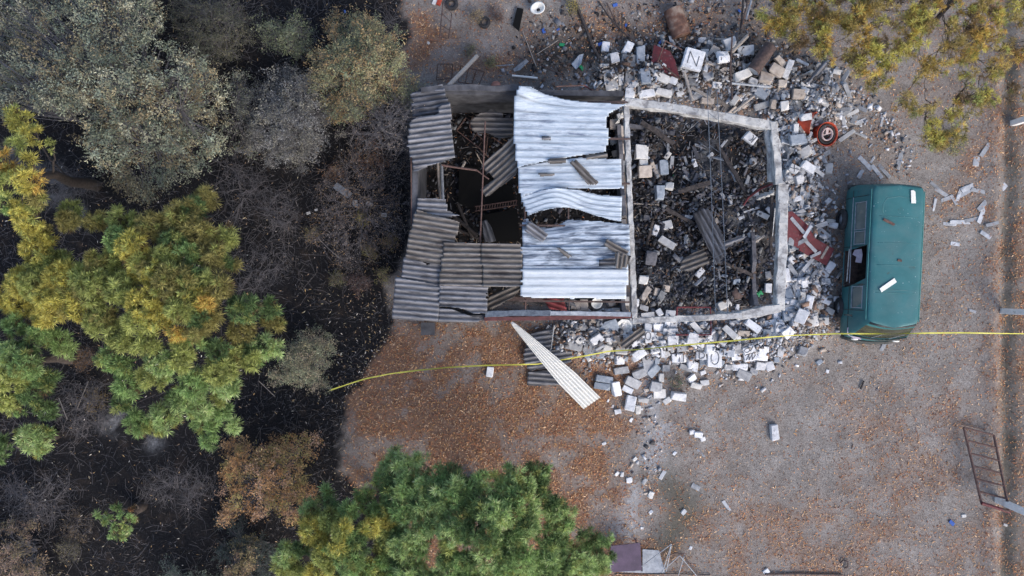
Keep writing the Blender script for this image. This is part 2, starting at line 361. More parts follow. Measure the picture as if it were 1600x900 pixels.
soil = ramp(nt, noise(nt, tc, 0.9, 10, 0.72), [(0.32, (0.178, 0.163, 0.152)), (0.5, (0.255, 0.238, 0.224)), (0.70, (0.34, 0.322, 0.306))])
soil = mixc(nt, 1.0, soil, ramp(nt, noise(nt, tc, 22, 5, 0.7), [(0.28, (0.50, 0.48, 0.46)), (0.5, (0.95, 0.95, 0.95)), (0.75, (1.15, 1.15, 1.15))]), 'MULTIPLY')
soil = mixc(nt, 1.0, soil, ramp(nt, noise(nt, tc, 5.5, 7, 0.8), [(0.35, (0.72, 0.70, 0.68)), (0.52, (1, 1, 1)), (0.68, (1.12, 1.12, 1.12))]), 'MULTIPLY')
soil = mixc(nt, 1.0, soil, ramp(nt, noise(nt, tc, 70, 2, 0.6), [(0.36, (0.62, 0.61, 0.60)), (0.5, (1, 1, 1)), (0.66, (1.25, 1.25, 1.25))]), 'MULTIPLY')
soil = mixc(nt, ramp(nt, noise(nt, tc, 45, 3, 0.6), [(0.64, (0, 0, 0)), (0.70, (1, 1, 1))]), soil, (0.42, 0.38, 0.34))
duff = ramp(nt, noise(nt, tc, 38, 4, 0.7), [(0.3, (0.09, 0.05, 0.035)), (0.5, (0.21, 0.115, 0.07)), (0.7, (0.36, 0.22, 0.14))])
lf = N(nt, 'ShaderNodeMath', operation='MULTIPLY'); lf.inputs[1].default_value = 0.85; nt.links.new(at('litter'), lf.inputs[0])
c = mixc(nt, lf.outputs[0], soil, duff)
c = mixc(nt, at('moist'), c, mixc(nt, 0.75, c, (0.055, 0.058, 0.04)))
ch = ramp(nt, noise(nt, tc, 16, 8, 0.75), [(0.35, (0.005, 0.005, 0.006)), (0.58, (0.017, 0.017, 0.019)), (0.78, (0.075, 0.073, 0.075))])
ch = mixc(nt, ramp(nt, noise(nt, tc, 1.6, 5), [(0.55, (0, 0, 0)), (0.75, (0.5, 0.5, 0.5))]), ch, (0.06, 0.045, 0.035))
c = mixc(nt, at('char'), c, ch)
ds = ramp(nt, noise(nt, tc, 26, 5, 0.75), [(0.3, (0.20, 0.21, 0.225)), (0.6, (0.45, 0.46, 0.48)), (0.8, (0.6, 0.61, 0.63))])
dm = N(nt, 'ShaderNodeMath', operation='MULTIPLY'); dm.inputs[1].default_value = 0.75; nt.links.new(at('dust'), dm.inputs[0])
dmk = N(nt, 'ShaderNodeMath', operation='MULTIPLY'); nt.links.new(dm.outputs[0], dmk.inputs[0])
nt.links.new(ramp(nt, noise(nt, tc, 7, 7, 0.75), [(0.35, (0.15, 0.15, 0.15)), (0.6, (1, 1, 1))]), dmk.inputs[1])
c = mixc(nt, dmk.outputs[0], c, ds)
nt.links.new(c, b.inputs['Base Color']); b.inputs['Roughness'].default_value = 0.95; b.inputs['Specular IOR Level'].default_value = 0.15
bn = N(nt, 'ShaderNodeBump'); bn.inputs['Strength'].default_value = 0.6; bn.inputs['Distance'].default_value = 0.03
nt.links.new(noise(nt, tc, 18, 8, 0.7), bn.inputs['Height']); nt.links.new(bn.outputs[0], b.inputs['Normal'])
o = link('ground', me, gm, smooth=True); tag(o, kind='structure')

# ------------------------------------------------------------------ leaf litter (stuff)
def leaves_mesh(C, Nrm, L, W, colr, name, fold=0.0):
    """rhombic leaves at C with random in-plane heading; C (n,3), Nrm (n,3)"""
    n = len(C); Nrm = Nrm/np.linalg.norm(Nrm, axis=1, keepdims=True)
    r = rng.normal(size=(n, 3)); U = r-(r*Nrm).sum(1, keepdims=True)*Nrm; U /= np.linalg.norm(U, axis=1, keepdims=True)
    Vv = np.cross(Nrm, U); L = np.asarray(L)[:, None]; W = np.asarray(W)[:, None]
    V = np.stack([C-U*L/2, C+Vv*W/2-U*L*0.05, C+U*L/2, C-Vv*W/2-U*L*0.05], 1).reshape(-1, 3)
    return mesh_np(name, V, np.arange(4*n).reshape(n, 4), np.repeat(colr, 4, axis=0))
def pick(n, pal, jit=0.2):
    pal = np.array(pal, dtype=float); c = pal[rng.integers(0, len(pal), n)]
    return np.clip(c*(1+jit*rng.normal(size=(n, 1))), 0.004, 0.95)
n = 480000
x = rng.uniform(-19, 19, n); y = rng.uniform(-11.5, 11.5, n); px = 800+x*50; py = 450-y*50
d = litter_density(px, py, x, y)
chd = sstep(-14, 16, sdpoly(px, py, CHAR)); inr = np.maximum(sstep(-5, 5, sdpoly(px, py, ROOM_E)), sstep(-5, 5, sdpoly(px, py, ROOM_W)))
edge = np.exp(-(sdline(px, py, [(560, 480), (610, 540), (560, 590)])/45)**2)
dd = d*(1-chd)*(1-0.9*inr)*0.85+(1-chd)*0.05*(1-inr)+chd*(0.016+0.10*edge)+0.035*inr
keep = rng.random(n) < dd; x = x[keep]; y = y[keep]; chd = chd[keep]; k = len(x)
pal_a = [(0.46, 0.21, 0.10), (0.38, 0.16, 0.08), (0.56, 0.34, 0.18), (0.27, 0.115, 0.065), (0.50, 0.28, 0.12), (0.64, 0.44, 0.28), (0.18, 0.09, 0.06)]
pal_c = [(0.55, 0.47, 0.30), (0.62, 0.42, 0.20), (0.40, 0.28, 0.18), (0.75, 0.68, 0.60), (0.30, 0.22, 0.16)]
col = np.where(chd[:, None] > 0.5, pick(k, pal_c), pick(k, pal_a))
Cc = np.stack([x, y, gz(x, y)+0.012+0.02*rng.random(k)], 1); Nn = rng.normal(size=(k, 3))*0.35+[0, 0, 1]
me = leaves_mesh(Cc, Nn, 0.035+0.10*rng.random(k)**1.5, rng.uniform(0.010, 0.034, k), col, 'leaf_litter')
tag(link('leaf_litter', me, MAT['litter']), 'dry brown and orange fallen leaves scattered over the yard', 'leaves', kind='stuff')
# burnt stubble: short thin blades on the charred ground
n = 60000
x = rng.uniform(-19, -3, n); y = rng.uniform(-11, 11, n); px = 800+x*50; py = 450-y*50
kp = (sdpoly(px, py, CHAR) > 0) & (rng.random(n) < 0.25+0.9*sstep(.4, .6, fbm(x, y, 1.3, 51))); x = x[kp]; y = y[kp]; k = len(x)
z = gz(x, y); a = rng.uniform(0, 6.28, k); L = rng.uniform(0.08, 0.30, k); t = rng.uniform(0.3, 1.2, k)
dv = np.stack([np.cos(a)*np.sin(t), np.sin(a)*np.sin(t), np.cos(t)], 1); sd_ = np.stack([-np.sin(a), np.cos(a), 0*a], 1)*0.006
B = np.stack([x, y, z], 1); V = np.stack([B-sd_, B+sd_, B+dv*L[:, None]], 1).reshape(-1, 3)
col = pick(k, [(0.02, 0.02, 0.024), (0.04, 0.04, 0.046), (0.10, 0.10, 0.11), (0.18, 0.17, 0.17), (0.08, 0.06, 0.045)], .3)
me = mesh_np('burnt_grass', V, np.arange(3*k).reshape(k, 3), np.repeat(col, 3, axis=0))
tag(link('burnt_grass', me, MAT['litter']), 'black burnt grass stubble covering the charred ground', 'burnt grass', kind='stuff')

# ------------------------------------------------------------------ fine rubble (stuff)
def chunks(C, S, colr, name, flat=0.5, elong=None):
    n = len(C); base = np.array([(a, b_, c_) for a in (-.5, .5) for b_ in (-.5, .5) for c_ in (-.5, .5)])
    V = base[None]*(1+0.35*rng.normal(size=(n, 8, 3)).clip(-1.2, 1.2)); sc3 = np.stack([S*rng.uniform(0.8, 1.9, n) if elong is None else S*elong, S*rng.uniform(.6, 1, n), S*flat*rng.uniform(.6, 1.2, n)], 1)
    V = V*sc3[:, None]
    yaw = rng.uniform(0, 6.28, n); pt = rng.normal(size=n)*0.35
    cy, sy, cp, sp = np.cos(yaw), np.sin(yaw), np.cos(pt), np.sin(pt)
    x = V[..., 0]*cp[:, None]+V[..., 2]*sp[:, None]; z = -V[..., 0]*sp[:, None]+V[..., 2]*cp[:, None]; y = V[..., 1]
    V = np.stack([x*cy[:, None]-y*sy[:, None], x*sy[:, None]+y*cy[:, None], z], -1)+C[:, None]
    fq = np.array([(0, 1, 3, 2), (4, 6, 7, 5), (0, 4, 5, 1), (2, 3, 7, 6), (0, 2, 6, 4), (1, 5, 7, 3)])
    Fc = (fq[None]+8*np.arange(n)[:, None, None]).reshape(-1, 4)
    return mesh_np(name, V.reshape(-1, 3), Fc, np.repeat(colr, 8, axis=0))
n = 95000
x = rng.uniform(-3.5, 12.5, n); y = rng.uniform(-6, 9.5, n); px = 800+x*50; py = 450-y*50
dS = np.exp(-(sdline(px, py, SOUTH)/36)**2); dE = np.exp(-(sdline(px, py, EAST)/40)**2); dN = np.exp(-(sdline(px, py, NORTH)/45)**2)
dI = sstep(0, 15, sdpoly(px, py, ROOM_E)); dW = sstep(0, 10, sdpoly(px, py, ROOM_W))
far = 0.10*np.exp(-(sdline(px, py, [(1010, 600), (1010, 720), (1000, 800)])/18)**2)+0.22*np.exp(-(sdline(px, py, [(1470, 300), (1500, 310), (1550, 300), (1520, 340), (1330, 150)])/22)**2)
north2 = 0.22*np.exp(-(sdline(px, py, [(870, 90), (1000, 60), (1150, 40)])/50)**2)
pr = np.maximum.reduce([dS*0.95, dE*1.0, dN*0.85, dI*(.10+.55*sstep(.38, .62, fbm(x, y, .9, 91, 3))), dW*0.12, far, north2])*1.0
kp = rng.random(n) < pr; x, y, px, py, dI, dW, dN = [q[kp] for q in (x, y, px, py, dI, dW, dN)]; k = len(x)
S = rng.uniform(0.02, 0.085, k)**1.0
light = pick(k, [(0.62, 0.63, 0.66), (0.40, 0.42, 0.46), (0.26, 0.28, 0.32), (0.15, 0.145, 0.15), (0.42, 0.37, 0.33), (0.30, 0.20, 0.15)], .2)
darkc = pick(k, [(0.03, 0.03, 0.035), (0.05, 0.05, 0.055), (0.09, 0.09, 0.11), (0.13, 0.135, 0.15), (0.22, 0.23, 0.24), (0.07, 0.05, 0.04), (0.045, 0.05, 0.07)], .25)
mixn = pick(k, [(0.05, 0.045, 0.045), (0.17, 0.15, 0.14), (0.40, 0.38, 0.36), (0.11, 0.075, 0.06), (0.26, 0.27, 0.30), (0.03, 0.03, 0.035)], .25)
col = np.where((np.maximum(dI, dW) > 0.5)[:, None], darkc, np.where((py < 130)[:, None], mixn, light))
S = np.where(rng.random(k) < .12, S*1.7, S); up_ = (heap(x, y) > .12)*rng.random(k)**3*.24
me = chunks(np.stack([x, y, gz(x, y)+S*0.25+up_], 1), S, col, 'rubble')
tag(link('rubble', me, MAT['frag']), 'small crushed fragments of block and plaster around the ruin', 'rubble', kind='stuff')
n = 16000                                              # charred splinters inside the burnt rooms
x = rng.uniform(-3, 8.5, n); y = rng.uniform(-0.8, 6.6, n); px = 800+x*50; py = 450-y*50
kp = ((sdpoly(px, py, ROOM_E) > 3) & (rng.random(n) < .15+.85*sstep(.42, .6, fbm(x, y, .8, 97, 3))) | ((sdpoly(px, py, ROOM_W) > 3) & (rng.random(n) < .25))) & (rng.random(n) < .5)
x = x[kp]; y = y[kp]; k = len(x)
me = chunks(np.stack([x, y, gz(x, y)+0.03], 1), rng.uniform(.012, .035, k), pick(k, [(0.02, 0.02, 0.022), (0.05, 0.045, 0.045), (0.12, 0.115, 0.12), (0.26, 0.26, 0.28), (0.13, 0.09, 0.07), (.4, .34, .28)], .25), 'charred_debris', elong=rng.uniform(3, 12, k))
tag(link('charred_debris', me, MAT['frag']), 'charred splinters and ash heaped on the burnt floor', 'debris', kind='stuff')

# ------------------------------------------------------------------ the ruined building
def jbeam(pts, wd, h, jit=0.011, step=0.18):
    """a rectangular beam with worn edges along a 3D polyline"""
    m = MB(); P3 = [Vector(p) for p in pts]; rings = []
    for a, b_ in zip(P3[:-1], P3[1:]):
        k = max(1, int((b_-a).length/step))
        for i in range(k): rings.append(a.lerp(b_, i/k))
    rings.append(P3[-1]); n = len(rings)
    vs = []
    for i, p in enumerate(rings):
        d = (rings[min(i+1, n-1)]-rings[max(i-1, 0)]).normalized(); s = Vector((-d.y, d.x, 0)).normalized(); up = d.cross(s)*-1
        if up.z < 0: up = -up
        for (a, c_) in ((-.5, -.5), (.5, -.5), (.5, .42), (.42, .5), (-.42, .5), (-.5, .42)):
            vs.append(p+s*a*wd+up*c_*h+Vector((random.gauss(0, jit), random.gauss(0, jit), random.gauss(0, jit))))
    fs = []
    for i in range(n-1):
        for k in range(6):
            a = i*6+k; b_ = i*6+(k+1) % 6; fs.append((a, b_, b_+6, a+6))
    fs.append(tuple(range(6))[::-1]); fs.append(tuple((n-1)*6+k for k in range(6)))
    m.add(vs, fs); return m
def wall_mb(a, b_, h0, h1, th, step=0.3, jit=0.0):
    """a wall stub from a to b with a broken top running between h0 and h1"""
    m = MB(); a = Vector((a[0], a[1], 0)); b_ = Vector((b_[0], b_[1], 0)); L = (b_-a).length; d = (b_-a)/L; s = Vector((-d.y, d.x, 0))*th/2
    k = max(2, int(L/step)); vs = []; fs = []
    for i in range(k+1):
        p = a+d*L*i/k; h = h0+(h1-h0)*i/k+random.uniform(-jit, jit)
        vs += [p-s+Vector((0, 0, -.1)), p+s+Vector((0, 0, -.1)), p+s+Vector((0, 0, h)), p-s+Vector((0, 0, h))]
    for i in range(k):
        for q in range(4):
            a_ = i*4+q; c_ = i*4+(q+1) % 4; fs.append((a_, c_, c_+4, a_+4))
    fs.append((3, 2, 1, 0)); fs.append((k*4, k*4+1, k*4+2, k*4+3)); m.add(vs, fs); return m
HB = 2.4
bld = empty('ruined_building', (3.0, 2.4, 0)); tag(bld, 'burnt out block building with a roofless room and pale ring beams on its walls', 'building')
def bpart(o):
    o.parent = bld; o.matrix_parent_inverse = Matrix.Translation((-3.0, -2.4, 0)); return o
NW, NE = P(641, 140, HB), P(978, 166, HB)
for (a, b_, h0, h1) in ((P(655, 141, HB), P(975, 141+4, HB), HB-.08, HB-.08), (P(650, 145, HB), P(644, 497, HB), HB-.1, HB-.1), (P(644, 497, HB), P(762, 497, HB), HB-.12, HB-.12)):
    bpart(wall_mb(a, b_, h0, h1, 0.15).build('wall', MAT['sootwall']))
bpart(wall_mb(P(762, 497, HB), P(985, 498, HB), 0.35, 0.5, 0.15, jit=0.12).build('wall', MAT['dark_block'])).name = 'wall_stub'
for (a, b_, h0, h1) in ((P(982, 172, HB), P(987, 330, HB), .5, .9), (P(987, 335, HB), P(990, 490, HB), .8, .5), (P(990, 170, HB), P(1080, 184, HB), .45, .25), (P(1212, 350, HB), P(1214, 480, HB), .3, .5)):
    o = bpart(wall_mb(a, b_, h0, h1, 0.12, jit=0.15).build('wall_stub', MAT['dark_block']))
zc = HB-0.1
beams = [([P(976, 160, zc), P(1040, 168, zc+.02), P(1120, 182, zc), P(1207, 197, zc)], .27, .24),
         ([P(978, 163, zc-.02), P(981, 250, zc), P(984, 330, zc-.03), P(988, 420, zc-.02), P(991, 496, zc-.02)], .17, .22),
         ([P(1207, 192, zc+.02), P(1212, 240, zc+.02), P(1216, 288, zc+.05)], .23, .24),
         ([P(1222, 289, zc-.05), P(1221, 380, zc-.05), P(1217, 484, zc-.05)], .30, .26),
         ([P(988, 501, zc-.03), P(1070, 498, zc-.03), P(1158, 493, zc-.05)], .19, .20),
         ([P(1150, 494, zc-.1), P(1218, 481, zc-.02)], .28, .22)]
for pts, wd, h in beams: bpart(jbeam(pts, wd*.88, h).build('ring_beam', MAT['concrete']))
bpart(jbeam([P(1197, 198, zc-.1), P(1203, 240, zc-.15), P(1204, 284, zc-.25)], .12, .16).build('ring_beam', MAT['concrete']))
for (px, py) in ((979, 166), (991, 494), (1208, 198), (1216, 478), (986, 330), (1100, 182), (1154, 493), (1220, 296)):
    c = P(px, py, HB); bpart(jbeam([Vector((c.x, c.y, -.1)), Vector((c.x, c.y, zc-.09))], .15, .15, .006).build('column', MAT['concrete']))
# lintel and coping of the west room
bpart(jbeam([P(658, 141, HB), P(700, 138, HB), P(735, 137, HB+.02), P(770, 139, HB), P(812, 137, HB)], .17, .10, .008).build('coping', MAT['sootwall']))
bpart(jbeam([P(758, 491, HB), P(810, 489, HB), P(860, 489, HB)], .16, .10, .006).build('steel_lintel', MAT['truss'])); bpart(jbeam([P(860, 489, HB), P(985, 491, HB)], .12, .10, .006).build('steel_lintel', MAT['greysteel']))
bpart(jbeam([P(757, 498, HB-.08), P(850, 497, HB-.08), P(988, 494, HB-.08)], .12, .12, .003).build('steel_lintel', MAT['channel'])).name = 'red_channel'
# roof framing of the west room and the middle bay
def rod(pts, r, name, mat, label, cat, group=None):
    m = MB(); m.tube(pts, r, 6); return tag(m.build(name, mat), label, cat, group)
for (a, b_, r, mt) in ((P(758, 190, 2.35), P(750, 384, 2.35), .022, 'rust'), (P(642, 222, 2.3), P(643, 350, 2.3), .02, 'rust'), (P(820, 300, 2.42), P(821, 490, 2.42), .025, 'rust'),
                       (P(888, 325, 2.42), P(889, 490, 2.40), .025, 'darkrust'), (P(690, 258, 2.35), P(745, 266, 2.3), .03, 'rust'), (P(745, 266, 2.3), P(764, 280, 2.2), .02, 'rust')):
    m = MB(); m.tube([a, a.lerp(b_, .5)+Vector((0, 0, -.03)), b_], r, 6); bpart(m.build('purlin', MAT[mt]))
m = MB()
for py in (158, 215, 285, 352, 420, 470): m.bar(P(812, py, 2.44), P(984, py+2, 2.40), .05, .05)
bpart(m.build('rafter_frame', MAT['darkrust']))

LATE = []
# ------------------------------------------------------------------ roofing sheets
def sheet(poly, z, ang, mat, label, name='roofing_sheet', cat='roofing sheet', pitch=0.146, amp=0.024, rag=0.03, prof='sin', bend=None, warp=None, group=None, th=0.007, du=0.05):
    zs = z if isinstance(z, (list, tuple)) else [z]*len(poly)
    W3 = [P(a, b_, c_) for (a, b_), c_ in zip(poly, zs)]
    A = np.array([(p.x, p.y, 1) for p in W3]); zz = np.array([p.z for p in W3]); co, *_ = np.linalg.lstsq(A, zz, rcond=None)
    cx, cy = A[:, 0].mean(), A[:, 1].mean(); a = rad(ang); ca, sa = math.cos(a), math.sin(a)
    pl = [((p.x-cx)*ca+(p.y-cy)*sa, -(p.x-cx)*sa+(p.y-cy)*ca) for p in W3]
    us = np.arange(min(q[0] for q in pl)-.03, max(q[0] for q in pl)+.03+du, du); dv = pitch/8; vs = np.arange(min(q[1] for q in pl)-.03, max(q[1] for q in pl)+.03+dv, dv)
    U, Vv = np.meshgrid(us, vs); wx = U*ca-Vv*sa+cx; wy = U*sa+Vv*ca+cy; zp = co[0]*wx+co[1]*wy+co[2]
    pxx = 800+wx*F/(CAM_H-zp); pyy = 450-wy*F/(CAM_H-zp)
    vw = Vv+(warp(pxx, pyy) if warp else 0)
    ph = (vw/pitch) % 1.0
    if prof == 'sin': dz = amp*np.cos(ph*2*math.pi)
    else: dz = amp*np.clip(1-np.abs(ph-.5)/0.17, 0, 1)
    s0 = random.randint(0, 90)
    dz = dz+0.02*(fbm(U, Vv, 0.8, s0)-0.5)*2
    if bend: dz = dz+bend(pxx, pyy)
    nn, mm = U.shape; uc = (U[:-1, :-1]+du/2); vc = Vv[:-1, :-1]+dv/2
    sd = sdpoly(uc, vc, pl)+(rag*2*(fbm(uc, vc, 0.25, s0+5, 3)-0.5) if rag else 0)
    keep = (sd > 0).ravel(); idx = np.arange(nn*mm).reshape(nn, mm)
    Fc = np.stack([idx[:-1, :-1].ravel(), idx[:-1, 1:].ravel(), idx[1:, 1:].ravel(), idx[1:, :-1].ravel()], 1)[keep]
    uq, inv = np.unique(Fc, return_inverse=True); V = np.stack([U.ravel(), Vv.ravel(), (zp+dz).ravel()-zz.mean()], 1)[uq]
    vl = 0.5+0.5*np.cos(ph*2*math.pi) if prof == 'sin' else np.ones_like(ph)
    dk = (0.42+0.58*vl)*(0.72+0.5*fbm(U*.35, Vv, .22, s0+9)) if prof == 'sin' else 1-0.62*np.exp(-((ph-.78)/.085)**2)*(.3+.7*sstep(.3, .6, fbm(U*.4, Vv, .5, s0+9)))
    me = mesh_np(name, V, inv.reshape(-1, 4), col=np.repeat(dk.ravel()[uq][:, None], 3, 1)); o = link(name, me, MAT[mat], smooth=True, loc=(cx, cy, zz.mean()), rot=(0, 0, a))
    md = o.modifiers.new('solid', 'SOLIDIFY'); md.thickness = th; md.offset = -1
    return tag(o, label, cat, group)
gr = 'grey corrugated sheets over the west room'
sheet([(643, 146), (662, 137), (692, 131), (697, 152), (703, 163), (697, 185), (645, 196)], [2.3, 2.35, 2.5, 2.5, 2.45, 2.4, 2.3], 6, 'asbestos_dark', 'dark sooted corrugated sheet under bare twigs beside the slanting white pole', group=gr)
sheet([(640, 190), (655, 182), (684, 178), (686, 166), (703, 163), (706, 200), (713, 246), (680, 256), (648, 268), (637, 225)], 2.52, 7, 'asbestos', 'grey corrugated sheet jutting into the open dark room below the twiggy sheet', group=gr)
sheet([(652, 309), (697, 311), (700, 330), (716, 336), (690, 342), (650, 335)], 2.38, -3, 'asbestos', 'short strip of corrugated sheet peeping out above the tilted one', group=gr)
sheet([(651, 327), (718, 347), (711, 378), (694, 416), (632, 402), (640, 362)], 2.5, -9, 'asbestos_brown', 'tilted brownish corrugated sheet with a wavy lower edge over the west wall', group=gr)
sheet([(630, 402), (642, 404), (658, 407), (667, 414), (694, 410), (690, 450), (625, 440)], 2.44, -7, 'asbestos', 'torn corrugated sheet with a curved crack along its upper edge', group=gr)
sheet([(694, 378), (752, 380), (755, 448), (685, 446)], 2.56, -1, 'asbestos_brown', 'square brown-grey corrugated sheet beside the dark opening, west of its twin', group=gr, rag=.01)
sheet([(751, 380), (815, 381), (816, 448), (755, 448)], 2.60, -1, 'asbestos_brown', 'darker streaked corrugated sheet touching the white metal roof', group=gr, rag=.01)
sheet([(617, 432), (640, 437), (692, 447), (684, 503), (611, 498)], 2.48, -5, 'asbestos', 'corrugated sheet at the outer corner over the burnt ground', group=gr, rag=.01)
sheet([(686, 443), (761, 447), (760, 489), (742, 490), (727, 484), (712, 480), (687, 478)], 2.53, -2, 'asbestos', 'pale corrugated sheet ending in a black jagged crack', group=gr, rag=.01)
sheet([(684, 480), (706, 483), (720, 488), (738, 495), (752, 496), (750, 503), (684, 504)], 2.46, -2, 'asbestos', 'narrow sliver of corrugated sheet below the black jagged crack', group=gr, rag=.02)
gi = 'sheets fallen inside the building'
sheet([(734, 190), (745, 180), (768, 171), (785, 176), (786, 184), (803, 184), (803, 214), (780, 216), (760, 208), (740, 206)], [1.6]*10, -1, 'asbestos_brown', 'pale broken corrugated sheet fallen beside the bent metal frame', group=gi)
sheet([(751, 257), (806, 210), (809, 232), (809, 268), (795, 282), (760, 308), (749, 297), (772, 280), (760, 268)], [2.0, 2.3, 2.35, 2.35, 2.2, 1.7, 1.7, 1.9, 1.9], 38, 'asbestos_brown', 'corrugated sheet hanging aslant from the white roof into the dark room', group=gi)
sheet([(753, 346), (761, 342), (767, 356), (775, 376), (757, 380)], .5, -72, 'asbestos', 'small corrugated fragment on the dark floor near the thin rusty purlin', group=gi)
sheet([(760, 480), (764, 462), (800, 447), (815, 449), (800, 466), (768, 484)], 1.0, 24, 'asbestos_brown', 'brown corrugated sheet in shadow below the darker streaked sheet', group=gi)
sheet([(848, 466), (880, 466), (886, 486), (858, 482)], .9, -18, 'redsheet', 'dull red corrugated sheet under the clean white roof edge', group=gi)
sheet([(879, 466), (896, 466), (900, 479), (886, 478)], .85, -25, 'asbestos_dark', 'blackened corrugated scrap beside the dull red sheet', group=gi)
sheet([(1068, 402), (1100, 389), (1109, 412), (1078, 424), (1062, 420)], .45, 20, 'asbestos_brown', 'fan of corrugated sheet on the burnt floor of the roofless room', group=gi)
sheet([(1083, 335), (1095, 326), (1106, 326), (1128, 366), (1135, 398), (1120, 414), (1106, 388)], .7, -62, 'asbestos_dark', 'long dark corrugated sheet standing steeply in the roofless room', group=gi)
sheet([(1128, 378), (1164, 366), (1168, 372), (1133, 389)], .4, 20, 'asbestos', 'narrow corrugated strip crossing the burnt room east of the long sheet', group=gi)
gw = 'white metal roof sheets over the middle bay'
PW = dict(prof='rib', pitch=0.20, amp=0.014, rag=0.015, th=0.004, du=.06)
sheet([(803, 155), (812, 137), (830, 138), (850, 147), (880, 155), (920, 160), (981, 163), (968, 168), (950, 178), (947, 192), (952, 215), (945, 238), (905, 243), (850, 252), (808, 262), (801, 200)], 2.6, -1, 'white_sheet',
      'large white metal roof sheet with a curled upper corner', group=gw, bend=lambda x, y: 0.22*np.exp(-(np.hypot(x-815, y-137)/28)**2), warp=lambda x, y: -0.35*np.exp(-((y-137)/28)**2)*np.clip((900-x)/90, 0, 1), **PW)
sheet([(808, 262), (850, 253), (905, 246), (969, 249), (973, 294), (935, 295), (870, 294), (840, 300), (813, 307)], 2.55, 1, 'white_sheet', 'white metal sheet with a grey corrugated scrap lying across it', group=gw,
      bend=lambda x, y: 0.10*np.exp(-((x-860)/30)**2)*np.clip((y-270)/25, 0, 1), **PW)
wv = lambda x, y: -0.32*np.exp(-((x-868)/42)**2)
sheet([(813, 307), (840, 300), (866, 295), (880, 296), (905, 298), (940, 305), (971, 307), (972, 347), (950, 342), (925, 335), (900, 327), (886, 325), (868, 326), (845, 330), (825, 337)], 2.5, -2, 'white_sheet', 'buckled white metal sheet peaked in the middle above the dark hole', group=gw,
      bend=lambda x, y: 0.22*np.exp(-((x-868)/38)**2), warp=wv, **dict(PW, pitch=.14, amp=.016))
sheet([(818, 345), (823, 340), (831, 348), (845, 354), (860, 356), (875, 350), (888, 343), (935, 346), (984, 350), (983, 372), (985, 390), (815, 390), (816, 365)], 2.52, 1, 'white_sheet_sooty', 'sagging smoke-stained white sheet below the dark hole', group=gw,
      bend=lambda x, y: -0.22*np.exp(-(np.hypot((x-850)/34, (y-345)/16))**2), warp=lambda x, y: 0.35*np.exp(-(np.hypot((x-845)/34, (y-345)/20))**2), **dict(PW, pitch=.15))
sheet([(815, 386), (984, 385), (981, 424), (815, 424)], 2.58, 0, 'white_sheet_sooty', 'scorched white sheet with bluish stains between the sagging and the clean one', group=gw, **dict(PW, pitch=.15))
sheet([(815, 421), (981, 421), (979, 467), (815, 465)], 2.64, 0, 'white_sheet_clean', 'cleanest white metal sheet at the lower edge of the roof', group=gw, **dict(PW, pitch=.22))
gs = 'grey scraps lying on the white roof'
SC = dict(group=gs, name='sheet_scrap', cat='sheet scrap', rag=.02, pitch=.12, amp=.02)
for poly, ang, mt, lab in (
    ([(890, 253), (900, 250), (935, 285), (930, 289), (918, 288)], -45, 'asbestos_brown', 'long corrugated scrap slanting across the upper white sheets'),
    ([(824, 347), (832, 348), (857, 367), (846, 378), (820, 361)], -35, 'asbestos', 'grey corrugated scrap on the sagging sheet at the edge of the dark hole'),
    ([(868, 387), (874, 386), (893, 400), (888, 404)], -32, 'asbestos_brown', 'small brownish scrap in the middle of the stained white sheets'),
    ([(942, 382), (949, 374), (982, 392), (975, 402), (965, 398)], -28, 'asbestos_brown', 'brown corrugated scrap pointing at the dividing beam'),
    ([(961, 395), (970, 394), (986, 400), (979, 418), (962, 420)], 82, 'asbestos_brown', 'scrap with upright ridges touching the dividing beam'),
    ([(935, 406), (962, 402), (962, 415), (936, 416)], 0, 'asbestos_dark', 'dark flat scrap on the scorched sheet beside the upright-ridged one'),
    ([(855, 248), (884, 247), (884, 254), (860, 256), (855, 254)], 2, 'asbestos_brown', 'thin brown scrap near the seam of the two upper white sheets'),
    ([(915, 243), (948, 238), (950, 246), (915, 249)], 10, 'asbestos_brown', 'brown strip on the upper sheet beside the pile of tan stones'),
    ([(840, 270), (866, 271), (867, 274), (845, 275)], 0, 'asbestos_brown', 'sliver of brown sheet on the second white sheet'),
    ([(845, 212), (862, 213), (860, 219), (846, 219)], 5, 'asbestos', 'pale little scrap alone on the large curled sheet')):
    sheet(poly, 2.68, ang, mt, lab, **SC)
gy = 'corrugated pieces lying outside on the ground'
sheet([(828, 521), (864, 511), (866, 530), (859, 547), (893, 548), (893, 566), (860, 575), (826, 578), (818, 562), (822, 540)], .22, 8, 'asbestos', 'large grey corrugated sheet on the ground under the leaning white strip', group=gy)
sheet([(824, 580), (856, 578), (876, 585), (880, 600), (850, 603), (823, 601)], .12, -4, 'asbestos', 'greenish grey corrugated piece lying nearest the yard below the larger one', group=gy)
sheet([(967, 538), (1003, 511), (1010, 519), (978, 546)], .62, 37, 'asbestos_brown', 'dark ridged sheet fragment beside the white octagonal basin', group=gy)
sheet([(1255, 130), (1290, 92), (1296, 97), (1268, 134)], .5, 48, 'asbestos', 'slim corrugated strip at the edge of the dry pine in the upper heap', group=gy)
for (px, py, l, wd, a, z) in ((1246, 352, 30, 5, -50, .62), (1262, 362, 22, 5, 60, .55), (1236, 376, 14, 9, 80, .7), (1252, 378, 20, 6, 30, .55), (1228, 352, 12, 8, 10, .6), (1274, 398, 18, 4, 25, .38), (1266, 384, 26, 5, -45, .48)):
    LATE.append((px, py, l, wd, a, z))
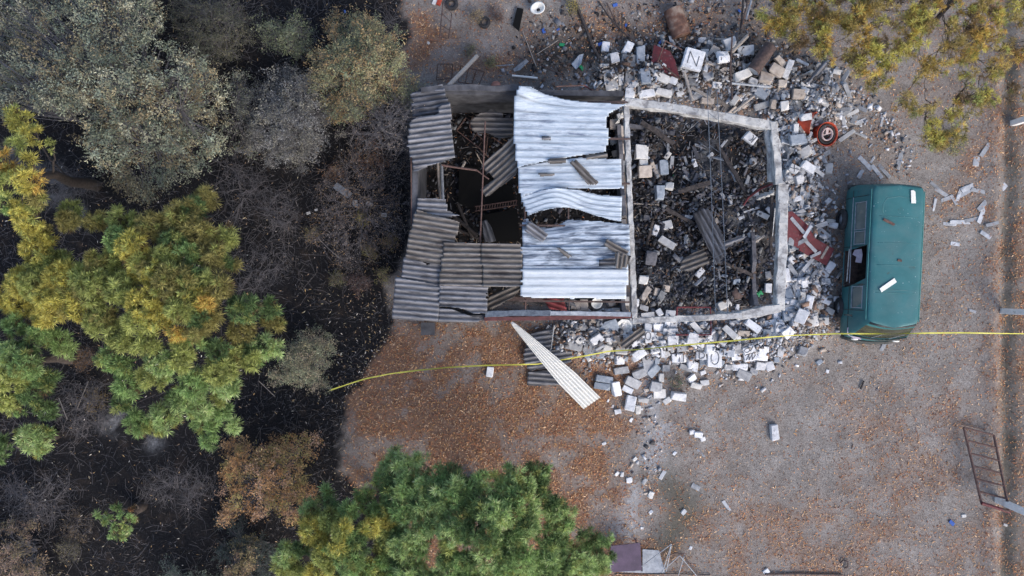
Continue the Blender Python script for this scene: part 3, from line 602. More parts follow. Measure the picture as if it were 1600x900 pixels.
# the leaning white strip
def leaning_strip():
    a = P(799, 503, 2.36); b0 = P(912, 639, .04); b1 = P(938, 621, .04); n, m_ = 40, 48; V = []; Fc = []
    for i in range(n+1):
        s = i/n; c = Vector(a).lerp((b0+b1)/2, s); c.z += 0.10*math.sin(math.pi*s); hw = (0.10+0.90*min(1, s*1.5)**0.75*(.8+.2*s))*(b1-b0).length/2
        d = (b1-b0).normalized(); up = Vector((0, 0, 1))
        for j in range(m_+1):
            t = j/m_*2-1
            V.append(tuple(c+d*(t*hw)+up*(0.022*math.cos((t+1)*math.pi*6)+0.10*(1-s)*(1-t*t))))
    for i in range(n):
        for j in range(m_):
            q = i*(m_+1)+j; Fc.append((q, q+1, q+m_+2, q+m_+1))
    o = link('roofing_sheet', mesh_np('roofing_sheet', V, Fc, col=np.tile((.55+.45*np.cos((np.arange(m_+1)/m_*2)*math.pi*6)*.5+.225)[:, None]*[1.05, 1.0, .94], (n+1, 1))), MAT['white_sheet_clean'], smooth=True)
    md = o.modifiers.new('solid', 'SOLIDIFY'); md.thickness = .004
    tag(o, 'long narrow white sheet leaning from the wall top down to the yard', 'roofing sheet')
leaning_strip()

# ------------------------------------------------------------------ blocks and shards
REG = []      # (object, px, py, class words)
def hull_mesh(name, l, wd, t, cut=0, jit=0.07, seed=None):
    pts = []
    for a in (-.5, .5):
        for b_ in (-.5, .5):
            for c_ in (-.5, .5):
                pts.append(Vector((a*l*(1+random.gauss(0, jit)), b_*wd*(1+random.gauss(0, jit)), c_*t*(1+random.gauss(0, jit)))))
    for _ in range(cut):
        i = random.randrange(len(pts)); p = pts.pop(i)
        for k in range(3):
            q = p.copy(); q[k] *= random.uniform(-.25, .55); pts.append(q)
    bm = bmesh.new()
    for p in pts: bm.verts.new(p)
    r = bmesh.ops.convex_hull(bm, input=bm.verts)
    bmesh.ops.delete(bm, geom=list({v for v in r['geom_interior'] if isinstance(v, bmesh.types.BMVert)}), context='VERTS')
    bmesh.ops.dissolve_limit(bm, angle_limit=0.04, verts=bm.verts, edges=bm.edges)
    try:
        bmesh.ops.bevel(bm, geom=bm.edges[:], offset=min(l, wd, t)*0.07, segments=1, affect='EDGES')
    except Exception: pass
    me = bpy.data.meshes.new(name); bm.to_mesh(me); bm.free(); return me
CLS = {'w': ('white_block', 'white'), 'g': ('grey_block', 'grey'), 'b': ('blue_block', 'slate grey'), 't': ('tan_block', 'tan'), 'p': ('pale_block', 'pale'), 'd': ('dark_block', 'sooty')}
def block(px, py, l, wd, ang, cl, kind='block', cut=None, dz=0.0, th=None, tilt=0.16, label=None, zc_=None):
    k = 1/50*0.985; l, wd = l*k, wd*k
    if cut is None: cut = (0 if (random.random() < .4 and cl == 'w') else random.choice((1, 1, 2, 2, 3)))
    t = th or min(max(min(l, wd)*0.75, 0.08), 0.20)
    mat, cw = CLS[cl]
    nm = {'block': 'concrete_block', 'slab': 'concrete_slab', 'shard': 'broken_shard'}[kind]
    me = hull_mesh(nm, l, wd, t, cut)
    p = G(px, py, t*0.5-0.02+dz)
    o = link(nm, me, MAT['shard'] if kind == 'shard' and cl == 'g' else MAT[mat], loc=p, rot=(random.gauss(0, tilt), random.gauss(0, tilt), rad(ang)))
    if label: tag(o, label, {'block': 'block', 'slab': 'slab', 'shard': 'shard'}[kind])
    else:
        size = 'large ' if l*wd > .075 else ('small ' if l*wd < .022 else '')
        shp = {'block': 'squared block' if cut == 0 else 'broken block', 'slab': 'slab', 'shard': 'long shard'}[kind]
        REG.append((o, px, py, f'{size}{cw} {shp}', kind))
    return o
B = []
# fallen masonry south of the building
B += [(932, 530, 19, 13, 32, 'w', .14), (952, 531, 13, 7, 0, 'w', .1), (907, 511, 16, 9, -15, 'g'), (925, 516, 13, 11, 30, 'g'), (952, 523, 17, 8, -5, 'p'), (963, 532, 11, 17, 10, 't'), (948, 545, 13, 14, -20, 'p'),
      (971, 546, 19, 14, 0, 'p'), (1012, 513, 12, 14, -10, 'w'), (1027, 511, 15, 13, 5, 'w'), (1023, 525, 24, 13, 0, 'w'), (1043, 507, 12, 12, 0, 'w'), (1052, 506, 11, 12, 0, 'w'), (1047, 518, 23, 11, -3, 'w'), (1051, 531, 17, 14, 0, 'w'),
      (1036, 544, 7, 27, 2, 'w', .12), (992, 536, 12, 10, 20, 'w'), (1003, 533, 11, 9, -30, 'w'), (998, 554, 22, 14, 35, 'w', .12), (1020, 578, 22, 13, 48, 'b'), (968, 563, 14, 14, 0, 'w'), (970, 579, 24, 11, 8, 'g'),
      (999, 584, 21, 14, 25, 'g'), (988, 597, 25, 14, -25, 'g'), (944, 592, 27, 11, -10, 'b'), (941, 603, 24, 11, -8, 'b'), (962, 607, 13, 22, 12, 'w', .05), (981, 608, 16, 9, -28, 'w'), (1025, 604, 18, 15, -10, 'g'), (1033, 590, 8, 13, 0, 'p'),
      (985, 630, 16, 23, -12, 'w', .02), (997, 640, 8, 14, 0, 'p'), (1060, 619, 24, 13, -10, 'w', .02), (1042, 626, 12, 8, 35, 'p'), (1005, 625, 15, 8, -10, 'p'), (1087, 602, 17, 9, -15, 'p'), (1101, 598, 13, 8, 10, 'p'), (1081, 591, 13, 9, 35, 'w'),
      (1056, 559, 13, 14, 0, 'w'), (1068, 559, 9, 14, 0, 'w'), (965, 643, 10, 7, 10, 'w'), (1081, 530, 16, 20, -15, 'w', .1), (1094, 535, 12, 14, -10, 'w'), (1108, 527, 13, 12, 0, 'w'), (1109, 545, 14, 15, 0, 'w', .06), (1088, 512, 21, 9, -47, 'p', .1), (1099, 508, 12, 9, 35, 'p'),
      (1120, 526, 14, 12, 15, 'g'), (1141, 519, 25, 10, -45, 'p', .15), (1162, 521, 20, 9, -5, 't', .1), (1176, 509, 25, 11, -35, 'w', .2), (1155, 530, 10, 8, -45, 'w'), (1181, 524, 6, 6, 20, 'w'), (1199, 505, 24, 9, 10, 'w'), (1216, 505, 13, 14, 0, 'w'),
      (1241, 501, 10, 17, -8, 'w'), (1230, 519, 17, 15, 42, 'w', .1), (1198, 522, 12, 14, 0, 'b'), (1211, 524, 13, 10, 10, 'b'), (1136, 551, 22, 12, -8, 'w', .05), (1149, 557, 13, 12, 10, 'w'), (1191, 552, 17, 22, -5, 'w', .05),
      (1155, 573, 24, 11, 0, 'w'), (1188, 571, 15, 13, -8, 'w'), (1202, 572, 13, 13, 20, 'w'), (1162, 585, 22, 14, -22, 'g', .05), (1178, 580, 12, 9, -15, 'g'), (1138, 573, 12, 8, 0, 'g'), (1219, 549, 9, 17, -12, 'w'), (1210, 541, 9, 8, 30, 'g'), (1213, 562, 8, 8, 0, 'b'),
      (1254, 549, 13, 13, -20, 'g'), (1086, 573, 8, 15, -8, 'w'), (1078, 569, 9, 14, 5, 'w'), (1100, 565, 15, 10, 10, 'b'), (1098, 582, 9, 6, 20, 'w'), (1187, 534, 7, 6, 0, 'w'), (1201, 534, 7, 9, 0, 'w'), (1168, 541, 20, 10, -5, 'g'), (1148, 541, 18, 10, 10, 'g'),
      (1066, 545, 18, 8, 5, 'g'), (1072, 575, 20, 8, -20, 'g'), (1040, 575, 12, 10, 0, 'g'), (765, 581, 11, 16, -8, 'w', .0), (1210, 675, 12, 24, 5, 'w', .0), (1091, 679, 13, 9, -5, 'w'), (1081, 675, 8, 7, 0, 'w'), (1098, 686, 8, 6, 20, 'w')]
# heap along the east beam
B += [(1285, 502, 17, 12, 5, 'p', .08), (1270, 501, 15, 16, 15, 'p'), (1296, 486, 15, 9, -25, 'p'), (1287, 494, 14, 8, 5, 'b'), (1253, 494, 17, 21, -25, 'w', .08), (1264, 472, 11, 21, -12, 'w', .1), (1290, 469, 16, 12, -20, 'w'), (1253, 466, 9, 21, -3, 'p', .08), (1232, 490, 19, 22, 5, 'b'),
      (1213, 493, 12, 12, 0, 'w'), (1204, 508, 10, 9, 0, 'w'), (1274, 458, 8, 24, -40, 'g'), (1237, 406, 9, 12, 42, 'w', .15), (1296, 418, 11, 17, -35, 'w', .12), (1284, 426, 22, 8, -38, 'w'), (1290, 440, 15, 9, 0, 'w', .1), (1227, 430, 12, 20, 3, 'w', .2), (1251, 424, 8, 15, 40, 'b'), (1259, 419, 9, 20, 35, 'b'),
      (1265, 433, 10, 8, 5, 'w'), (1256, 441, 10, 15, 12, 'w', .1), (1245, 446, 8, 16, 4, 'p'), (1273, 449, 8, 22, -8, 'p', .08), (1255, 463, 7, 20, 0, 'p'), (1265, 469, 8, 14, 10, 'w'), (1233, 458, 12, 15, 20, 'b'), (1246, 460, 7, 8, 0, 'w'), (1262, 261, 22, 13, -32, 'w', .2),
      (1295, 263, 11, 17, -3, 'p', .1), (1249, 280, 13, 13, 20, 'w', .1), (1245, 311, 13, 8, 15, 'w', .1), (1292, 316, 15, 7, 45, 'w', .05), (1232, 275, 16, 20, 10, 'g'), (1281, 292, 9, 9, 0, 'w'), (1258, 301, 12, 22, 5, 'b'), (1259, 183, 17, 10, 8, 'w', .45), (1243, 202, 8, 17, 0, 'w', .2), (1246, 219, 24, 15, 8, 'b', .2),
      (1259, 238, 21, 15, 32, 'p', .1), (1232, 234, 14, 16, 30, 'g'), (1243, 249, 26, 7, 28, 'g'), (1214, 264, 12, 15, 0, 'p'), (1236, 385, 9, 17, 6, 'p', .15), (1242, 382, 14, 14, 0, 'b', .2), (1229, 375, 10, 12, 0, 'w'), (1250, 478, 14, 9, -30, 'g'), (1238, 505, 12, 8, 0, 'b'), (1306, 467, 9, 8, 0, 'w'),
      (1280, 480, 15, 8, 20, 'g'), (1242, 435, 12, 9, 30, 'g'), (1229, 445, 12, 14, 5, 'w'), (1225, 465, 10, 13, 0, 'g'), (1240, 472, 13, 10, -15, 'w'), (1225, 228, 9, 14, 20, 'p'), (1229, 300, 10, 12, 0, 'g'), (1236, 325, 12, 9, 10, 'p')]
# heap along the north beam
B += [(946, 73, 12, 16, -10, 'w'), (981, 76, 12, 20, -28, 'w', .1), (961, 91, 13, 15, 12, 'w', .1), (1001, 87, 13, 27, 0, 'b', .05), (1008, 119, 15, 24, 8, 'b'), (1000, 68, 9, 6, 0, 't'), (1033, 121, 26, 13, -20, 'p'), (1052, 126, 11, 10, -25, 'w', .1),
      (984, 147, 15, 17, -5, 'w', .1), (1011, 146, 24, 12, 8, 'w', .1), (1037, 145, 24, 11, -12, 'p', .1), (1062, 146, 12, 8, 22, 'w'), (1062, 136, 9, 11, 10, 'p'), (1100, 84, 12, 13, 0, 'b'), (1097, 63, 11, 8, -3, 'w', .05), (1109, 68, 10, 7, -30, 'p'), (1114, 82, 12, 18, -35, 't'),
      (1140, 68, 20, 16, 22, 'w', .1), (1129, 90, 20, 18, 8, 'w', .1), (1165, 80, 24, 16, 5, 'p', .1), (1150, 92, 8, 16, -5, 'w', .1), (1160, 117, 25, 13, 22, 'p', .15), (1213, 110, 21, 15, -28, 't', .2), (1219, 96, 18, 9, -42, 't', .2), (1231, 108, 30, 9, 68, 'w', .2), (1196, 122, 19, 14, -15, 't', .1),
      (1222, 131, 13, 10, 0, 't', .2), (1247, 147, 20, 16, 0, 't', .1), (1257, 141, 13, 8, -30, 'w', .2), (1190, 145, 20, 16, -28, 'b', .1), (1177, 127, 13, 8, -20, 'w', .1), (1208, 163, 9, 15, -5, 't', .2), (1226, 165, 12, 14, 5, 'p', .2), (1225, 152, 11, 9, 0, 'b'), (1240, 158, 14, 8, 10, 'b'),
      (1130, 75, 9, 6, 0, 't'), (1145, 103, 12, 9, 30, 'g'), (1120, 133, 15, 9, 0, 'w'), (1132, 110, 14, 9, 40, 't'), (1150, 154, 22, 9, 55, 'p', .1), (1165, 163, 16, 8, 30, 'g'), (1190, 165, 24, 10, 15, 'g', .1), (1088, 150, 22, 10, 20, 'g'), (1105, 158, 20, 9, -5, 't', .15), (1000, 140, 8, 18, 0, 'g'),
      (970, 125, 9, 18, 5, 'p'), (1070, 112, 10, 12, 0, 'w'), (1080, 128, 12, 10, -20, 'g'), (1105, 115, 14, 22, 15, 'g'), (1025, 104, 16, 9, 10, 'g'), (945, 103, 14, 6, 0, 'p'), (960, 148, 20, 12, -25, 'p'), (1272, 147, 12, 9, -20, 'g')]
# stones left of the dividing beam, under the roof edge and inside the roofless room
B += [(899, 477, 13, 15, -10, 't'), (913, 480, 12, 24, 2, 't'), (955, 474, 12, 9, 20, 't'), (963, 485, 18, 8, 0, 'w'), (976, 470, 14, 14, 0, 'p'), (905, 489, 14, 9, 20, 't'), (950, 487, 10, 9, 0, 'w'), (935, 490, 12, 8, 20, 'w'), (922, 500, 20, 8, -5, 't'), (948, 497, 16, 8, 0, 't'),
      (970, 181, 12, 8, 20, 'p', .2), (958, 195, 10, 14, 0, 't', .2), (970, 205, 12, 16, -10, 't', .2), (960, 220, 12, 10, 30, 'g', .2), (972, 232, 10, 16, 0, 't', .2), (963, 240, 12, 9, 10, 't', .2), (976, 260, 9, 16, 0, 'g', .1), (972, 330, 6, 12, 0, 'w', .1),
      (1002, 238, 21, 22, -3, 'p', .1), (1008, 268, 20, 19, 5, 't', .1), (1005, 255, 14, 9, -5, 'p', .15), (1018, 257, 8, 15, 20, 't'), (1037, 262, 13, 22, 2, 'b', .05), (1043, 243, 7, 13, -35, 'p'), (1026, 271, 8, 13, 12, 't'), (1024, 261, 7, 7, 0, 'p'), (1031, 283, 6, 8, 0, 'p'),
      (1175, 253, 12, 11, 10, 'g'), (1031, 301, 13, 22, -3, 'b', .1), (1046, 291, 13, 11, -8, 'p', .1), (1042, 379, 26, 11, -32, 'p', .1), (1024, 360, 9, 16, -20, 'w', .05), (1042, 352, 16, 14, 10, 'p'), (1017, 403, 18, 21, -8, 'd', .05), (1192, 336, 20, 8, -27, 'p', .1),
      (1093, 426, 15, 9, 50, 'w', .05), (1005, 437, 14, 13, -10, 'p'), (1009, 458, 9, 22, -32, 't'), (1026, 456, 9, 12, -10, 't'), (1033, 464, 10, 20, -32, 'g', .05), (1040, 450, 11, 11, -10, 't'), (1006, 481, 13, 8, -20, 'g'), (1130, 476, 22, 13, 22, 'p', .1), (1152, 480, 6, 9, -10, 'w'),
      (1030, 488, 9, 11, 30, 'w', .1), (1047, 490, 14, 11, -5, 'w', .05), (1012, 492, 20, 8, 8, 'p'), (993, 473, 9, 12, -10, 'w', .2), (1182, 372, 10, 9, -30, 'p'), (1172, 368, 8, 10, 20, 'p'), (1145, 306, 8, 5, -40, 'p'), (1110, 243, 10, 6, 40, 'p'), (1085, 255, 6, 13, 20, 'w'),
      (1003, 225, 8, 7, 0, 'd'), (1010, 340, 10, 8, 0, 'd'), (1060, 420, 9, 8, 0, 'b'), (1150, 440, 12, 9, 0, 'b'), (1180, 300, 9, 12, 10, 'g'), (1118, 346, 9, 8, 30, 't'), (1200, 450, 10, 14, 0, 'w', .1), (1200, 430, 9, 11, 8, 'g')]
for t in B:
    block(*t[:6], dz=(t[6] if len(t) > 6 else 0.02), tilt=0.03 if (len(t) > 6 and t[6] == 0) else 0.13)
for (px, py, l, wd, a, cl) in ((898, 533, 27, 30, -12, 'g'), (925, 545, 26, 20, -30, 'g'), (929, 552, 30, 16, 0, 'b'), (982, 97, 22, 23, -8, 'g'), (988, 121, 22, 24, -5, 'g'), (1013, 568, 18, 26, 8, 'g'), (953, 125, 18, 32, 12, 'p'), (855, 522, 12, 26, -30, 'g'), (1152, 545, 40, 14, 0, 'g'), (1030, 615, 20, 14, 0, 'p')):
    block(px, py, l, wd, a, cl, kind='slab', th=.07, cut=random.choice((1, 2)), dz=.06, tilt=.08)
# the rest of the heaps: blocks that fill in between the traced ones
placed = [(t[0], t[1]) for t in B]
def scatter(n, line, spread, kind, classes, lr, wr, dzr, zone=None, mind=7):
    c = 0; tries = 0
    while c < n and tries < 8000:
        tries += 1
        i = random.randrange(len(line)-1); t = random.random(); (x1, y1), (x2, y2) = line[i], line[i+1]
        x = x1+(x2-x1)*t+random.gauss(0, spread); y = y1+(y2-y1)*t+random.gauss(0, spread)
        if zone and not inpoly(np.array([x]), np.array([y]), zone)[0]: continue
        if 1312 < x < 1450 and 270 < y < 535: continue
        if any((x-a)**2+(y-b_)**2 < mind**2 for a, b_ in placed): continue
        placed.append((x, y)); c += 1
        l = random.uniform(*lr)
        block(x, y, l, random.uniform(*wr), random.uniform(-90, 90), random.choice(classes), kind=kind, dz=random.uniform(*dzr), cut=random.choice((1, 2, 3)) if kind == 'shard' else None,
              th=random.uniform(.03, .06) if kind == 'shard' else None, tilt=.3)
scatter(34, SOUTH, 22, 'block', 'wwgpb', (8, 14), (6, 10), (0, .08), [(890, 500), (1230, 500), (1240, 560), (1200, 590), (900, 560)])
scatter(26, EAST, 20, 'block', 'wpgbw', (8, 15), (6, 9), (0, .1))
scatter(12, NORTH, 20, 'block', 'ptgw', (8, 15), (6, 10), (0, .1))
scatter(120, EAST[0:5], 24, 'shard', 'ggggp', (12, 34), (3, 8), (.02, .18), [(1218, 170), (1345, 150), (1310, 300), (1312, 440), (1300, 510), (1225, 500)], 4.5)
scatter(48, [(1225, 140), (1330, 110), (1300, 200), (1260, 180)], 24, 'shard', 'ggggp', (12, 34), (4, 8), (.0, .1), [(1215, 90), (1345, 90), (1345, 215), (1220, 215)], 5)
scatter(46, NORTH, 26, 'shard', 'ggtptd', (14, 36), (3, 7), (.02, .15), [(940, 60), (1270, 60), (1270, 190), (1180, 185), (980, 155)], 5)
scatter(62, [(1060, 200), (1100, 250), (1130, 300), (1150, 380), (1080, 450)], 42, 'shard', 'ggdd', (9, 26), (3, 7), (.0, .08), ROOM_E, 5)
scatter(22, SOUTH, 22, 'shard', 'ggp', (12, 24), (3, 7), (.02, .1), [(890, 505), (1225, 505), (1235, 560), (900, 560)], 5)
for (px, py, l, wd, a) in ((1352, 255, 30, 7, -45), (1370, 268, 26, 6, -52), (1382, 268, 26, 6, -50), (1406, 248, 34, 7, 75), (1344, 272, 14, 6, 60), (1363, 250, 12, 4, 55), (1460, 290, 16, 5, -40), (1470, 300, 22, 6, -35), (1480, 310, 20, 6, 20), (1490, 312, 18, 5, -60),
                            (1515, 292, 30, 8, 22), (1505, 303, 26, 7, 30), (1528, 298, 22, 6, -12), (1498, 305, 18, 5, 70), (1536, 320, 22, 7, 50), (1534, 335, 28, 7, 68), (1500, 347, 32, 6, 0), (1520, 343, 26, 6, 12), (1550, 350, 22, 5, 15), (1484, 350, 20, 5, -5),
                            (1568, 292, 12, 8, 50), (1541, 232, 30, 7, 55), (1525, 252, 16, 9, 80), (1460, 320, 20, 4, 80), (1345, 190, 18, 6, 25), (1378, 190, 16, 4, 75), (1370, 170, 10, 6, -60), (1540, 367, 18, 6, -35), (1492, 381, 14, 6, -10), (1380, 541, 15, 6, 60), (1520, 486, 12, 4, -20),
                            (1135, 790, 20, 5, -55), (1035, 742, 16, 6, 60), (1095, 708, 16, 3, -45), (1087, 761, 14, 8, -30)):
    block(px, py, l, wd, a, 'g', kind='shard', th=.035, cut=2, dz=.01, tilt=.06)
for (px, py, r, cl) in ((964, 740, 8, 'w'), (972, 741, 8, 'w'), (983, 750, 10, 'w'), (1007, 752, 11, 'p'), (1017, 773, 12, 'p'), (1009, 771, 6, 't'), (1068, 800, 9, 'w'), (1017, 800, 7, 'w'), (1003, 825, 5, 'w'), (1054, 708, 7, 'w'), (1024, 735, 5, 'w'), (992, 717, 8, 'p'), (944, 693, 7, 'w'),
                         (950, 626, 5, 'w'), (957, 635, 5, 'w'), (986, 656, 7, 'w'), (1280, 566, 10, 'b'), (1293, 580, 6, 'w'), (1079, 856, 6, 'w'), (1197, 893, 10, 'w'), (1370, 608, 5, 'd')):
    block(px, py, r*.95, r*random.uniform(.5, .8), random.uniform(0, 90), cl, cut=4, dz=0, tilt=.2, th=r*.008)
for (px, py, l, wd, a, z) in LATE: block(px, py, l, wd, a, 'g', kind='shard', th=.04, cut=2, dz=z, tilt=.1)
# named blocks with their sprayed marks
def ribbon(name, o, pts, wd):
    """sprayed line lying on top of a block; pts in the block's local px units"""
    m = MB(); k = 1/50; zt = max(v.co.z for v in o.data.vertices)+.003
    for a, b_ in zip(pts[:-1], pts[1:]):
        A_ = Vector((a[0]*k, a[1]*k, zt)); Bv = Vector((b_[0]*k, b_[1]*k, zt)); m.bar(A_, Bv, wd, .004)
    c = m.build(name, MAT['mark']); c.parent = o; return c
def marked(px, py, l, wd, a, lab, strokes, dz=.12, w_=.024, cl='w'):
    o = block(px, py, l, wd, a, cl, cut=0, dz=dz, tilt=.02, label=lab, th=.16)
    for s in strokes: ribbon('painted_mark', o, s, w_)
    return o
circ = lambda cx, cy, rx, ry, n=18, a0=0, a1=6.2832: [(cx+rx*math.cos(a0+(a1-a0)*i/n), cy+ry*math.sin(a0+(a1-a0)*i/n)) for i in range(n+1)]
marked(1083, 93, 30, 32, -16, 'big white block with the black letter N beside the folded red panel', [[(-8, -9), (-8, 9)], [(-8, 9), (7, -10)], [(7, -10), (7, 6)]], dz=.25)
marked(1116, 560, 22, 26, -2, 'white block carrying a tall black painted ring', [circ(0, 1, 6, 10)], dz=.12)
marked(1172, 557, 20, 14, 12, 'white block covered in black scribbles among the southern rubble', [[(-8, -4), (-2, 4), (-4, -5), (3, 4), (1, -5), (8, 2)], [(-9, 4), (9, 5)]], dz=.1)
marked(1169, 546, 18, 10, 20, 'broken white block with a black painted zigzag', [circ(-3, 0, 4, 3), [(1, -3), (8, 3)]], dz=.08)
marked(1095, 555, 16, 12, 0, 'white block with a black D-shaped stroke', [[(-3, -5), (-3, 5)], circ(-3, 0, 8, 5, 10, -1.57, 1.57)], dz=.08)
marked(983, 531, 8, 12, 35, 'small white block with two black crossing curves beside the ridged fragment', [circ(0, -3, 4, 6, 8, .3, 2.8), [(-2, -3), (1, 4)]], dz=.14)
marked(1012, 527, 10, 18, 0, 'white wall piece with a looping black line beside the ridged fragment', [circ(0, 2, 4, 6)], dz=.12)
marked(1172, 216, 18, 14, -40, 'white block ringed with two black lines inside the roofless room', [circ(0, 0, 3, 5, 10, -1.7, 1.7), [(5, -6), (6, 6)]], dz=.2)
marked(1064, 559, 9, 14, 0, 'narrow white block with two upright black bars', [[(-3, -6), (-3, 6)], [(3, -6), (3, 6)]], dz=.06)
marked(1217, 511, 14, 15, 0, 'white block with an arched black line near the leaning end of the beam', [circ(0, -2, 5, 7, 12, 0, 3.14)], dz=.1)
marked(1129, 93, 14, 10, 5, 'little white block with one black dash in the upper heap', [[(-3, -2), (-3, 3)]], dz=.3)
marked(1240, 264, 14, 12, -30, 'white block crossed by a black hatch near the blue cap', [[(-6, -2), (6, 2)], [(-3, 5), (2, -5)]], dz=.2)

# ------------------------------------------------------------------ loose objects around the ruin
def lathe_obj(name, prof, mat, Mx, parent=None, n=28, c0=False, c1=False, smooth=True):
    m = MB(); m.lathe(prof, n, Mx, c0, c1); return m.build(name, mat, parent, smooth=smooth)
def axis_mat(p, d): return Matrix.Translation(p) @ Vector(d).to_track_quat('Z', 'Y').to_matrix().to_4x4()
def drum(px, py, ang, L, R, mat, label, z0=0.0, cap=None, name='steel_drum', cat='drum', tilt=0.0):
    p = G(px, py, R*.96+z0); d = Vector((math.cos(rad(ang)), math.sin(rad(ang)), tilt)); e = empty(name, (p.x, p.y, 0)); tag(e, label, cat)
    Mx = Matrix.Translation((0, 0, p.z)) @ Vector(d).to_track_quat('Z', 'Y').to_matrix().to_4x4() @ Matrix.Translation((0, 0, -L/2))
    prof = [(R*.97, 0), (R*1.02, .01), (R, .03)]+[(R*(1+.03*(abs(z/L-.33) < .03 or abs(z/L-.66) < .03)), z) for z in np.linspace(.05, L-.05, 24)]+[(R, L-.03), (R*1.02, L-.01), (R*.97, L)]
    lathe_obj('drum_shell', prof, mat, Mx, e)
    lathe_obj('drum_end', [(0.001, .03), (R*.97, .02)], cap or mat, Mx, e); lathe_obj('drum_end', [(R*.97, L-.02), (0.001, L-.03)], cap or mat, Mx, e)
    return e
drum(1058, 36, -72, .88, .29, MAT['drum'], 'rusty brown steel drum lying above the rubble heap')
drum(1190, 92, 55, .95, .20, MAT['darkrust'], 'dark maroon cylinder lying in the upper heap', z0=.2, cap=MAT['greysteel'], name='gas_cylinder', cat='cylinder')
# red open drum with a pale ring inside, and the one beneath the cream block
def red_drum(px, py, label, ring=True, tl=(0.25, 0.2)):
    p = G(px, py, 0); e = empty('red_drum', (p.x, p.y, max(0, p.z-.08))); tag(e, label, 'drum'); e.rotation_euler = (tl[0], tl[1], .3)
    m = MB(); m.lathe([(.30, 0), (.31, .02), (.30, .05), (.33, .25), (.36, .40), (.375, .42), (.355, .42), (.34, .38), (.30, .20), (.27, .06), (.001, .05)], 30); m.build('drum_body', MAT['brightred'], e, smooth=True)
    if ring:
        m = MB(); m.lathe([(.30, .395), (.24, .40), (.245, .33), (.29, .30), (.30, .395)], 30); m.build('black_rim', MAT['black'], e, smooth=True)
        m = MB(); m.lathe([(.155, .36), (.165, .43), (.19, .44), (.205, .41), (.20, .34)], 28); m.build('pale_ring', MAT['pinkmetal'], e, smooth=True)
        m = MB(); m.bar((-.16, 0, .38), (.16, 0, .38), .03, .02); m.bar((0, 0, .38), (.05, .15, .39), .09, .02); m.build('ring_bracket', MAT['pinkmetal'], e)
    return e
red_drum(1281, 209, 'open orange-red drum with a pale metal ring in its mouth')
red_drum(1252, 190, 'red drum half buried beneath a cream block', ring=False, tl=(.5, .9))
# tyres, toilet, pot
def tyre(px, py, R, label, z=0.0, tilt=(0, 0), mat='black'):
    p = G(px, py, 0); o = None; m = MB(); r = R*.30
    prof = [(R-r+r*math.cos(a), r*.9+r*.9*math.sin(a)) for a in np.linspace(0.35, 5.9, 14)]; prof.append(prof[0])
    m.lathe(prof, 30); o = m.build('tyre', MAT[mat], smooth=True, loc=(p.x, p.y, p.z+z), rot=(tilt[0], tilt[1], 0)); return tag(o, label, 'tyre')
tyre(706, 7, .21, 'black tyre at the picture edge beside the rusty bed frame'); tyre(757, 36, .19, 'small black tyre beside dry leaves on bare soil')
p = G(841, 18); e = empty('toilet_bowl', p, rad(200)); tag(e, 'white toilet bowl with an open hole lying on the soil', 'toilet')
m = MB()
prof = []
for (r, z, sq) in ((.10, 0, 1), (.12, .08, 1), (.17, .22, 1.1), (.20, .32, 1.25), (.21, .34, 1.3), (.17, .34, 1.3), (.13, .26, 1.2), (.05, .14, 1)):
    prof.append((r, z, sq))
base = 0; n = 26
for (r, z, sq) in prof:
    for k in range(n):
        a = 2*math.pi*k/n; m.v.append((r*math.cos(a)*(sq if math.cos(a) > 0 else .95), r*math.sin(a)*.9, z))
for i in range(len(prof)-1):
    for k in range(n): a = i*n+k; b_ = i*n+(k+1) % n; m.f.append((a, b_, b_+n, a+n))
m.f.append(tuple((len(prof)-1)*n+k for k in range(n))); m.build('bowl', MAT['porcelain'], e, smooth=True)
m = MB(); m.lathe([(.001, .15), (.07, .15)], 16); m.build('drain_water', MAT['black'], e)
p = G(775, 130, .0); m = MB(); m.lathe([(.12, 0), (.17, .12), (.19, .26), (.20, .28), (.17, .28), (.14, .15), (.001, .05)], 24); tag(m.build('clay_pot', MAT['clay'], smooth=True, loc=p, rot=(rad(70), 0, 0)), 'reddish clay pot lying behind the sooty wall', 'pot')
# octagonal basin and round basin
p = G(975, 510, .12); m = MB(); R = .24
m.lathe([(.10, 0), (R, .10), (R+.02, .13), (R-.03, .13), (.12, .05), (.001, .04)], 8); tag(m.build('octagonal_basin', MAT['porcelain'], loc=p, rot=(.1, -.1, .3)), 'white octagonal basin among the stones at the end of the red channel', 'basin')
p = G(931, 473, .1); m = MB(); m.lathe([(.12, 0), (.17, .12), (.18, .14), (.15, .14), (.12, .06), (.001, .04)], 24); tag(m.build('round_basin', MAT['porcelain'], smooth=True, loc=p, rot=(.1, .1, .3)), 'white round bowl just under the lower edge of the clean white roof', 'basin')
p = G(1154, 457, .12); m = MB(); m.lathe([(.001, .04), (.17, .035), (.20, .0), (.21, -.02)], 26); tag(m.build('drum_lid', MAT['darkrust'], smooth=True, loc=p, rot=(.1, .15, 0)), 'round dark brown lid on the burnt floor of the roofless room', 'lid')
p = G(1187, 459, .12); m = MB(); m.box((0, 0, 0), (.17, .15, .08)); m.box((0, .0, .045), (.10, .09, .02)); tag(m.build('green_box', MAT['greenplastic'], bevel=.01, loc=p, rot=(.1, 0, .6)), 'bright green plastic box inside the roofless room', 'box')
